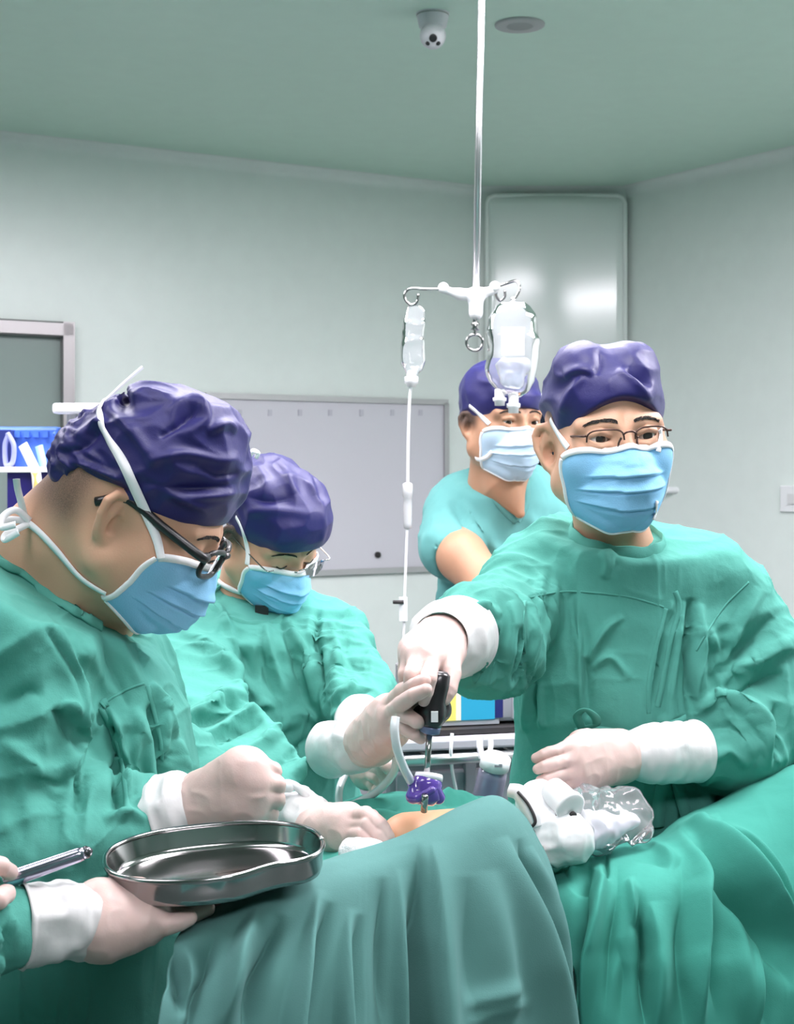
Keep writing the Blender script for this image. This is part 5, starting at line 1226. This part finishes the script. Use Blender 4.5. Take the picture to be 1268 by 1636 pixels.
# ---------------------------------------------------------------- white handpiece and its clear bag
def handpiece():
    r = empty('power_handpiece', W(860, 1370, 1.80), 'white powered surgical handpiece with dark vents lying on the drape', 'handpiece')
    d = 1.80
    wp = mat('handpiece_white', (.90, .90, .91), .3, coat=.3)
    blob('body', [(W(858, 1345, d - .02), W(905, 1338, d - .03), .030, .034), (W(862, 1285, d + .01), W(880, 1325, d - .01), .028, .034), (W(858, 1268, d + .01), W(862, 1280, d), .013, .018), (W(905, 1315, d - .01), W(925, 1325, d - .01), .022, .018)], .0028, wp, r, .012, nz=.0026, ns=34)
    ca, cb = W(882, 1262, d - .01), W(913, 1291, d - .045); cx = cb - ca; cl = np.linalg.norm(cx)
    MB().lathe([(.012, -.004), (.0165, 0), (.0175, cl * .3), (.0175, cl * .8), (.0195, cl * .83), (.0195, cl * .97), (.017, cl), (.009, cl + .001)], ca, cx, 26).build('motor_barrel', wp, r, smooth=True)
    MB().lathe([(.0048, cl - .001), (.0048, cl + .0022), (.003, cl + .0025)], ca + np.array([0.001, 0, -.0085]), cx, 18).build('socket', DARK, r, smooth=True)
    V, F = ribbon(WL([(888, 1297, d - .042), (896, 1304, d - .046), (906, 1305, d - .046)]), [(0, -1, .1)] * 3, [.004, .013, .006], .002); add('vent', V, F, DARK, r)
    P = WL([(812, 1262, d - .02), (830, 1268, d - .03), (846, 1296, d - .04), (856, 1322, d - .045)])
    V, F = ribbon(P, [(-.4, -1, .25)] * 4, [.016, .020, .020, .014], .005); add('guard', V, F, wp, r)
    V, F = ribbon([p + np.array([0, -.004, 0]) for p in WL([(826, 1264, d - .032), (843, 1284, d - .04), (854, 1310, d - .048), (846, 1322, d - .048)])], [(-.4, -1, .25)] * 4, .0035, .002); add('slot', V, F, DARK, r)
    for x, y in ((846, 1320), (852, 1330), (857, 1343)):
        MB().lathe([(.002, 0), (.0065, .001), (.0065, .010), (.004, .012)], W(x, y, d - .035), (-.5, -1, .1), 14).build('knob', mat('grey_metal', (.16, .15, .16), .3, .6), r, smooth=True)
    MB().lathe([(.003, 0), (.006, .002), (.006, .012)], W(862, 1356, d - .05), (-.3, -1, -.1), 14).build('spindle', mat('rust_brown', (.12, .05, .04), .5), r, smooth=True)
handpiece()
BAG = film('clear_bag', (.97, .97, .99), .80, .12, .16)
o = blob('plastic_bag', [(W(930, 1284, 1.81), W(985, 1280, 1.85), .022, .018), (W(1005, 1276, 1.86), W(1018, 1298, 1.85), .014, .016), (W(925, 1318, 1.79), W(1010, 1318, 1.83), .030, .018), (W(925, 1345, 1.78), W(975, 1335, 1.80), .016, .014), (W(1010, 1325, 1.83), W(1028, 1333, 1.82), .012, .008)], .0028, BAG, None, .02, nz=.0036, ns=36, seed=6)
c = blob('folded_sheet', [(W(930, 1325, 1.795), W(1005, 1315, 1.83), .021, .012), (W(930, 1343, 1.785), W(970, 1334, 1.80), .010, .009)], .0028, mat('lilac_white_sheet', (.78, .77, .83), .6), o, .01, nz=.003, ns=40)
tag(o, 'crumpled clear plastic bag behind the white handpiece', 'bag')
# ---------------------------------------------------------------- drip stand: pole, cross bar, bags, line
dp = 3.2
r = empty('drip_pole', W(761, 460, dp), 'steel ceiling drip pole with white cross bar and wire hooks', 'pole')
top = np.array([W(768, -120, dp)[0] + .004, dp, CEIL]); MB().tube(np.array([W(760, 462, dp), top]), .0078, 16).build('pole', STEELB, r, smooth=True)
wb = PLASTICW
blob('cross_bar', [(W(709, 463, dp), W(735, 470, dp), .008, .010), (W(735, 470, dp), W(760, 472, dp), .011, .014), (W(760, 472, dp), W(789, 463, dp), .013, .009), (W(760, 472, dp), W(760, 500, dp), .016, .0155)], .003, wb, r, .012)
for x, y in ((708, 460), (790, 458)): MB().lathe([(.004, -.010), (.011, -.009), (.012, 0), (.011, .009), (.004, .010)], W(x, y, dp), (0, 1, 0), 18).build('knuckle', wb, r, smooth=True)
def wire(pts, rad=.0032, name='hook'): return MB().tube(np.array(WL([(x, y, dp + dd) for x, y, dd in pts])), rad, 8, 50).build(name, STEEL, r, smooth=True)
wire([(706, 462, 0), (680, 462, 0), (656, 461, 0), (647, 468, 0), (647, 478, 0), (656, 487, 0), (666, 482, 0), (668, 470, 0)])
wire([(792, 458, 0), (808, 453, .0), (824, 449, -.02), (830, 460, -.03), (824, 474, -.03), (816, 478, -.03)])
wire([(796, 458, 0), (792, 470, .02), (798, 480, .03), (806, 474, .03), (806, 464, .02)])
MB().tube(np.array([W(759, 500, dp), W(758, 522, dp)]), .005, 12).build('stem', STEEL, r, smooth=True)
MB().lathe([(.006, 0), (.010, .002), (.006, .008), (.010, .014), (.004, .02)], W(759, 528, dp), (0, 0, 1), 16).build('swivel', STEEL, r, smooth=True)
P = [(758 + 13 * math.sin(t), 547 - 13 * math.cos(t), 0) for t in np.linspace(0, 2 * math.pi, 13)]
wire(P, .0034, 'ring'); wire([(759, 526, 0), (759, 536, 0)], .004, 'link')
PVC = film('drip_bag_film', (.95, .96, .98), .62, .06, .16)
def drip_bag(cx, prof, d, label, th=.018, name='drip_bag', seed=1, port=(), tilt=0):
    r2 = empty(name, W(cx, prof[0][0], d), label, 'drip bag')
    nu, V = 48, []
    ys = np.linspace(prof[0][0], prof[-1][0], 46); hw = np.interp(ys, [p[0] for p in prof], [p[1] for p in prof]); xc = np.interp(ys, [p[0] for p in prof], [p[2] if len(p) > 2 else 0 for p in prof])
    for k, y in enumerate(ys):
        f = math.sin(math.pi * min(1, max(0, (k + 1) / 48))) ** .5
        for j in range(nu):
            t = 2 * math.pi * j / nu; c, s = math.cos(t), math.sin(t)
            p = W(cx + xc[k] + hw[k] * np.sign(c) * abs(c) ** .8, y, d); p[1] += th * f * np.sign(s) * abs(s) ** 1.2 * min(1, hw[k] / 25); V.append(p)
    V = np.array(V); Fq = grid_faces(46, nu)
    Fq = [[i * nu + j, i * nu + (j + 1) % nu, (i + 1) * nu + (j + 1) % nu, (i + 1) * nu + j] for i in range(45) for j in range(nu)] + [list(range(nu)), [45 * nu + j for j in range(nu)][::-1]]
    cn = V.mean(0); dirn = V - cn; dirn /= np.linalg.norm(dirn, axis=1)[:, None]
    V = V + dirn * (.0035 * (ridge(V * 22, seed) + .5 * fbm(V * 40, seed)))[:, None]
    add('pouch', V, Fq, PVC, r2)
    return r2
wp2 = mat('port_white', (.88, .88, .90), .35)
LBL = film('bag_label', (.86, .86, .90), .9, .3, .42)
b1 = drip_bag(819, [(484, 16), (490, 26), (505, 36), (530, 42), (560, 44), (590, 43), (610, 37), (625, 26), (634, 12)], 3.14, 'large clear drip bag hanging before the man in scrubs', .032, seed=3)
V, F = ribbon(WL([(822, 478, 3.15), (816, 486, 3.145), (822, 492, 3.14), (830, 486, 3.145)]), [(0, -1, 0)] * 4, .006, .001); add('hanger_loop', V, F, wp2, b1)
for x, y0, y1 in ((798, 622, 648), (820, 628, 660)):
    MB().lathe([(.011, 0), (.011, (y1 - y0) * .5 / FPX * 3.14), (.015, (y1 - y0) * .52 / FPX * 3.14), (.0145, (y1 - y0) * .72 / FPX * 3.14), (.0115, (y1 - y0) * .75 / FPX * 3.14), (.011, (y1 - y0) / FPX * 3.14)], W(x, y0, 3.14), (0, 0, -1), 18).build('port', wp2, b1, smooth=True)
V = np.array(WL([(800, 522, 3.10), (838, 522, 3.10), (838, 568, 3.097), (800, 568, 3.097)])); add('label', V, [[0, 3, 2, 1]], LBL, b1, smooth=False)
FL = film('saline', (.93, .95, .98), .75, .05, .42)
blob('fluid', [(W(806, 585, 3.14), W(834, 585, 3.14), .020, .020), (W(812, 608, 3.14), W(826, 612, 3.14), .018, .014)], .004, FL, b1, .02, nz=.0015, ns=50)
b2 = drip_bag(660, [(487, 8), (494, 14, 4), (515, 17, 2), (540, 16, 0), (560, 19, 0), (578, 19, 0), (590, 14, 0), (598, 8, -2)], 3.20, 'small empty drip bag hanging at the left end of the bar', .02, seed=9)
MB().lathe([(.008, 0), (.010, .012), (.015, .014), (.015, .028), (.011, .030), (.010, .036)], W(657, 592, 3.20), (0, 0, -1), 18).build('port', wp2, b2, smooth=True)
r = empty('drip_line', W(647, 1060, 3.2), 'thin white drip line with chamber running down from the small bag', 'tube')
MB().tube(np.array(WL([(656, 618, 3.2), (654, 640, 3.2), (652, 700, 3.2), (651, 775, 3.2)])), .0035, 8, 30).build('upper_tube', wp2, r, smooth=True)
CH = film('chamber_plastic', (.95, .95, .97), .6, .1, .55)
MB().lathe([(.006, 0), (.011, .003), (.011, .03), (.0085, .034), (.0095, .05), (.009, .09), (.0085, .10), (.004, .102)], W(651, 771, 3.2), (0, 0, -1), 18).build('drip_chamber', CH, r, smooth=True)
MB().tube(np.array(WL([(650, 844, 3.2), (648, 900, 3.2), (646, 955, 3.2), (645, 1000, 3.2), (643, 1062, 3.2)])), .0028, 8, 30).build('lower_tube', wp2, r, smooth=True)
MB().box(W(644, 973, 3.2), (.018, .014, .052)).build('roller_clamp', wp2, r); bevel(r.children[-1], .004)
MB().lathe([(.004, -.012), (.0045, .012)], W(636, 962, 3.19), (1, 0, 0), 12).build('wheel', DARK, r.children[-1] if False else r, smooth=True)
# ---------------------------------------------------------------- whiteboard, window, switch, ceiling bits
def board(side, x0, y0a, x1, ztop, zbot):
    pass
ALU = mat('aluminium', (.50, .49, .50), .35, .85)
def wall_frame(px0, px1, side):
    d0, d1 = wall_at(px0, side), wall_at(px1, side); return W(px0, HY, d0), W(px1, HY, d1)
def wall_box(mb, side, pxa, pxb, za, zb, off, t):
    """Box on a wall between two pixel columns and two heights, off from the wall by off, t thick."""
    a, b = WW(pxa, HY, side, off), WW(pxb, HY, side, off); n = WW(pxa, HY, side, off + t) - a
    V = []
    for p in (a, b):
        for z in (za, zb):
            for s in (0, 1): q = p + n * s; q[2] = z; V.append(q)
    return mb.put(np.array(V), [[0, 1, 3, 2], [4, 6, 7, 5], [0, 4, 5, 1], [2, 3, 7, 6], [0, 2, 6, 4], [1, 5, 7, 3]])
def zat(px, py, side): return EYE + (HY - py) / FPX * wall_at(px, side)
zt, zb = zat(710, 645, 'left'), zat(700, 906, 'left')
wbm = mat('whiteboard_face', (.66, .64, .70), .3)
r = empty('whiteboard', WW(540, 760, 'left', .0), 'grey magnetic whiteboard in a thin metal frame on the left wall', 'board')
wall_box(MB(), 'left', 330, 708, zb, zt, .0, .012).build('panel', wbm, r)
for (a, b, z0, z1) in ((326, 712, zt - .006, zt + .016), (326, 712, zb - .016, zb + .006), (706, 713, zb, zt), (326, 333, zb, zt)): wall_box(MB(), 'left', a, b, z0, z1, .0, .022).build('frame_rail', ALU, r)
hk = mat('pale_mark', (.55, .53, .60), .5)
for x in (381, 429, 477, 525, 575, 624, 669): wall_box(MB(), 'left', x - 3, x + 3, zat(x, 658, 'left') - .016, zat(x, 658, 'left') + .008, .012, .004).build('clip', hk, r)
MB().lathe([(.004, 0), (.012, .001), (.012, .012), (.009, .014)], WW(600, 886, 'left', .012), np.append(-(WW(600, 886, 'left') - WW(600, 886, 'left', 1.0))[:2], 0), 16).build('magnet', DARK, r, smooth=True)
zt2 = zat(100, 516, 'left')
r = empty('window_1', WW(50, 760, 'left'), None, None); r['kind'] = 'structure'
fz = mat('window_frame_alu', (.36, .34, .345), .34, .8)
wall_box(MB(), 'left', -260, 113, zt2 - .055, zt2, .0, .05).build('frame_top', fz, r); bevel(r.children[-1], .006)
wall_box(MB(), 'left', 95, 113, .95, zt2, .0, .05).build('frame_side', fz, r); bevel(r.children[-1], .006)
wall_box(MB(), 'left', -260, -240, .95, zt2, .0, .05).build('frame_side', fz, r)
wall_box(MB(), 'left', -260, 113, .92, .96, .0, .05).build('frame_bottom', fz, r)
gm = mat('window_pane', (.30, .36, .34), .12, spec=.6, coat=.3)
wall_box(MB(), 'left', -245, 98, .95, zt2 - .04, .004, .008).build('pane', gm, r)
r = empty('wall_switch', WW(1262, 797, 'right'), 'small white switch plate on the right wall', 'switch')
za, zb2 = zat(1260, 818, 'right'), zat(1260, 776, 'right')
wall_box(MB(), 'right', 1249, 1290, za, zb2, .0, .012).build('plate', PLASTICW, r); bevel(r.children[-1], .003)
wall_box(MB(), 'right', 1262, 1277, za + .03, zb2 - .03, .012, .005).build('rocker', mat('switch_rocker', (.75, .74, .75), .4), r)
# ceiling camera
dc = (CEIL - EYE) * FPX / (HY - 22)
r = empty('ceiling_camera', (W(691, 22, dc)[0], dc, CEIL), 'white dome security camera on the ceiling', 'camera')
c = np.array([W(691, 22, dc)[0], dc, CEIL]); cw = mat('camera_white', (.66, .66, .69), .4)
MB().lathe([(.040, .03), (.044, 0), (.042, -.004), (.036, -.034), (.030, -.040)], c - [0, 0, .0], (0, 0, 1), 32).build('base', cw, r, smooth=True)
ey = c + np.array([0, -.014, -.062])
prof = [(.034 * math.sin(t), -.034 * math.cos(t)) for t in np.linspace(.01, math.pi - .01, 18)]
MB().lathe(prof, ey, (0, -.75, -.5), 28).build('eyeball', cw, r, smooth=True)
f = nrm([0, -.86, -.5]); s = np.array([1.0, 0, 0]); u = np.cross(s, f); u = u if u[2] > 0 else -u
for dx, dz, rr in ((0.0, .003, .0105), (-.016, -.014, .006), (.016, -.014, .006)):
    q = ey + nrm(f + s * dx / .034 + u * dz / .034) * .0325; MB().lathe([(rr, -.002), (rr, .003), (rr * .7, .004)], q, q - ey, 16).build('lens', BLACK, r, smooth=True)
MB().lathe([(.0415, .0), (.0425, .002), (.0425, -.002), (.041, -.003)], c - [0, 0, .004], (0, 0, 1), 32).build('trim_ring', mat('ring_grey', (.35, .36, .35), .5), r, smooth=True)
dsx = (CEIL - EYE) * FPX / (HY - 39)
r = empty('ceiling_speaker', (W(830, 39, dsx)[0], dsx, CEIL), 'round flat grey speaker grille in the ceiling', 'speaker')
cs = np.array([W(830, 39, dsx)[0], dsx, CEIL])
MB().lathe([(.068, .004), (.066, -.004), (.058, -.006)], cs, (0, 0, 1), 40).build('rim', mat('speaker_grey', (.42, .43, .43), .6), r, smooth=True)
MB().lathe([(.058, -.004), (.03, -.0065), (.002, -.007)], cs, (0, 0, 1), 40).build('grille', mat('speaker_mesh', (.36, .37, .37), .7, bump=[(900, .5)]), r, smooth=True)
# ---------------------------------------------------------------- anaesthesia machine with coloured screen
d0 = 2.85
R = np.array(Matrix.Rotation(math.radians(14), 3, 'Z')); gy = mat('machine_grey', (.58, .56, .62), .4); gd = mat('machine_dark_grey', (.30, .29, .33), .5)  # second grey is simply darker, for cabinet, base and small parts
o0 = W(770, 1165, d0)
r = empty('anaesthesia_machine', (o0[0], d0, 0), 'grey anaesthesia machine with a yellow and cyan screen', 'machine')
def mbox(name, c, s, m, bv=.004, parent=None):
    o = MB().box(o0 + R @ np.array(c), s, R).build(name, m, parent or r)
    if bv: bevel(o, bv)
    return o
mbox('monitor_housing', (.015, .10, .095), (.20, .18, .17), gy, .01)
mbox('control_panel', (.085, .005, .09), (.045, .012, .15), mat('panel_light', (.66, .64, .69), .4), .004)
e1 = mat('screen_yellow', (.15, .13, .03), .3, emit=((1.0, .88, .22), .62)); e2 = mat('screen_cyan', (.02, .07, .10), .3, emit=((.02, .42, .72), .62)); e3 = mat('screen_navy', (.02, .02, .12), .3, emit=((.01, .015, .09), .4)); e4 = mat('screen_white', (.2, .2, .18), .3, emit=((1, 1, .75), .62))
scr = mbox('screen', (-.05, .006, .062), (.17, .012, .105), mat('bezel_grey', (.50, .49, .54), .4), 0)
for nm, c, s, m in (('yellow_field', (-.085, -.001, .062), (.062, .003, .085), e1), ('pale_field', (-.049, -.001, .062), (.010, .003, .085), e4), ('cyan_field', (-.009, -.001, .062), (.068, .003, .085), e2), ('navy_field', (.034, -.001, .064), (.016, .003, .085), e3)): mbox(nm, c, s, m, 0, scr)
MB().lathe([(.004, 0), (.009, .001), (.009, .012), (.006, .014)], o0 + R @ np.array([.085, -.002, .075]), R @ np.array([0, -1, 0]), 16).build('knob', gd, r, smooth=True)
MB().lathe([(.003, 0), (.006, .001), (.006, .008)], o0 + R @ np.array([.086, -.002, .052]), R @ np.array([0, -1, 0]), 16).build('knob', DARK, r, smooth=True)
mbox('gap_strip', (-.02, .02, .002), (.26, .1, .010), DARK, 0)
mbox('ledge', (-.03, .06, -.016), (.34, .24, .022), gy, .005)
q = [o0 + R @ np.array([x, -.075, -.040]) for x in (-.19, .11)]
MB().tube(np.array(q), .0105, 16).build('handrail', STEELB, r, smooth=True)
for x in (-.12, .05): MB().tube(np.array([o0 + R @ np.array([x, -.075, -.04]), o0 + R @ np.array([x, .0, -.04])]), .007, 10).build('rail_bracket', STEELB, r, smooth=True)
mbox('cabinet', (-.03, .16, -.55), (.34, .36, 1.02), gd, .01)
mbox('drawer_front', (-.03, -.024, -.13), (.30, .012, .12), mat('drawer_grey', (.36, .35, .40), .4), .006)
mbox('upright', (-.035, -.03, -.10), (.022, .02, .09), gd, .002)
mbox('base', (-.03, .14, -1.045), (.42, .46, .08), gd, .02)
hose([(722, 1172, 2.76), (720, 1200, 2.75), (722, 1230, 2.76), (728, 1262, 2.78)], .0035, 'thin white cable hanging down before the machine drawers', 'cable', PLASTICW)
# bottle with white cap hanging on the rail
r = empty('suction_bottle', W(784, 1262, 2.66), 'small clear bottle with a white cap tilted below the machine rail', 'bottle')
a, b = W(776, 1285, 2.68), W(789, 1226, 2.66); ax = b - a; L = np.linalg.norm(ax)
VI = film('bottle_plastic', (.62, .58, .80), .6, .1, .35)
MB().lathe([(.010, 0), (.026, .002), (.028, .01), (.027, L * .8), (.024, L)], a, ax, 26).build('flask', VI, r, smooth=True)
MB().lathe([(.022, L - .002), (.0275, L), (.0275, L + .020), (.024, L + .023)], a, ax, 26).build('cap', PLASTICW, r, smooth=True)
MB().box(a + nrm(ax) * (L + .010) + np.array([.004, -.0275, 0]), (.014, .002, .006)).build('print', gd, r)
V, F = ribbon(WL([(770, 1212, 2.68), (766, 1190, 2.70), (768, 1176, 2.72)]), [(0, -1, 0)] * 3, .012, .001); add('strap', V, F, film('clear_strap', (.9, .9, .95), .7, .2, .45), r)
V, F = ribbon(WL([(780, 1212, 2.68), (784, 1190, 2.70), (782, 1176, 2.72)]), [(0, -1, 0)] * 3, .010, .001); add('strap', V, F, MATS['clear_strap'], r)
o = MB().box(W(640, 1080, 3.05), (.022, .02, .055)).build('pole_clamp', mat('clamp_grey', (.36, .35, .37), .4, .5), None); bevel(o, .004); tag(o, 'small grey clamp at the lower end of the drip line', 'clamp')
# dark monitor behind the facing surgeon, white arms
r = empty('monitor', (W(880, 720, 3.75)[0], 3.75, 0), 'black monitor on a stand behind the surgeon facing us', 'monitor')
MB().box(W(905, 712, 3.75), (.26, .05, .22)).build('housing', mat('monitor_black', (.008, .009, .018), .4), r); bevel(r.children[-1], .012)
MB().box(W(905, 715, 3.722), (.225, .006, .17)).build('screen', mat('monitor_glass', (.006, .007, .014), .15), r)
MB().tube(np.array([W(905, 770, 3.77), np.array([W(905, 770, 3.77)[0], 3.77, .06])]), .022, 16).build('post', STEELB, r, smooth=True)
MB().lathe([(.22, 0), (.22, .03), (.04, .06)], np.array([W(905, 770, 3.77)[0], 3.77, 0]), (0, 0, 1), 28).build('foot', gd, r, smooth=True)
MB().box(W(855, 660, 3.74), (.055, .03, .10)).build('side_bracket', PLASTICW, r); bevel(r.children[-1], .006)
# ---------------------------------------------------------------- left background: machine tower, blue holder, hanging strips
r = empty('wall_bracket', W(125, 653, 3.4), 'white horizontal bracket arm behind the leftmost navy cap', 'bracket')
MB().box(W(140, 653, 3.4), (.155, .05, .024)).build('arm', PLASTICW, r); bevel(r.children[-1], .006)
MB().tube(np.array([W(118, 660, 3.42), np.array([W(118, 660, 3.42)[0], 3.42, .0])]), .016, 14).build('post', mat('post_grey', (.60, .60, .60), .4), r, smooth=True)
r = empty('equipment_tower', (W(30, 800, 3.35)[0], 3.35, 0), 'grey equipment tower with a navy front at far left', 'equipment')
MB().box(np.array([W(18, 800, 3.4)[0], 3.45, .73]), (.30, .20, 1.44)).build('cabinet', mat('tower_grey', (.60, .57, .58), .4), r); bevel(r.children[-1], .01)
zt3 = W(30, 755, 3.34)[2]; zb3 = W(30, 900, 3.34)[2]
MB().box(np.array([W(45, 800, 3.34)[0], 3.345, (zt3 + zb3) / 2]), (.095, .012, zt3 - zb3)).build('front_panel', mat('navy_panel', (.02, .015, .14), .4), r)
MB().box(np.array([W(18, 800, 3.4)[0], 3.40, W(0, 750, 3.35)[2]]), (.30, .14, .012)).build('top_edge', PLASTICW, r)
r = empty('blue_holder', W(45, 745, 3.42), 'blue slotted plastic holder on top of the far left tower', 'holder')
bl = mat('blue_plastic', (.07, .17, .62), .35); bd = mat('deep_blue_plastic', (.02, .03, .16), .4)
MB().box(W(48, 716, 3.46), (.15, .05, .10)).build('back', bl, r); bevel(r.children[-1], .008)
for i in range(5): MB().box(W(28 + i * 15, 694, 3.43), (.013, .012, .014)).build('rib', bl, r)
MB().box(W(8, 718, 3.42), (.04, .05, .09)).build('pocket', bd, r); bevel(r.children[-1], .006)
MB().tube(np.array(WL([(12, 692, 3.38), (22, 712, 3.375), (20, 738, 3.375), (10, 742, 3.38), (8, 712, 3.38), (14, 694, 3.38)])), .006, 10, 60).build('loop', mat('loop_lilac', (.30, .33, .62), .4), r, smooth=True)
for pts, w, c, lb in (([(36, 710, 3.36), (46, 730, 3.34), (57, 755, 3.33), (60, 785, 3.33), (64, 822, 3.33)], .022, None, 'white strip with a yellow end hanging from the blue holder'), ([(62, 712, 3.37), (68, 740, 3.35), (72, 775, 3.345), (82, 800, 3.345), (78, 830, 3.345)], .018, mat('pale_blue_strip', (.25, .45, .85), .5), 'pale blue strip hanging from the blue holder')):
    P = WL(pts)
    if c is None:
        r2 = empty('hanging_strip', P[0], lb, 'strip')
        V, F = ribbon(P[:4], [(0, -1, .1)] * 4, w, .002); add('upper_band', V, F, WHITE, r2)
        V, F = ribbon(P[2:], [(0, -1, .1)] * 3, w * .95, .003); add('yellow_end', V, F, mat('yellow_strip', (.85, .66, .20), .5), r2)
    else:
        V, F = ribbon(P, [(0, -1, .1)] * len(P), w, .002); o = add('hanging_strip', V, F, c); tag(o, lb, 'strip')
r = empty('wall_hook', WW(1062, 784, 'right'), 'short white peg on the wall beside the facing surgeon', 'hook')
MB().tube(np.array([WW(1082, 783, 'right', -.01), WW(1070, 783, 'right', .05), WW(1048, 784, 'right', .06)]), .013, 12, 16).build('peg', PLASTICW, r, smooth=True)
o = blob('pillow', [(W(1262, 1222, 2.3), W(1330, 1222, 2.3), .03, .03)], .006, WHITE, None); tag(o, 'bit of white pillow behind the green drape at right edge', 'pillow')
print('scene done', round(time.time() - T0, 1), sum(len(o.data.polygons) for o in bpy.data.objects if o.type == 'MESH'))
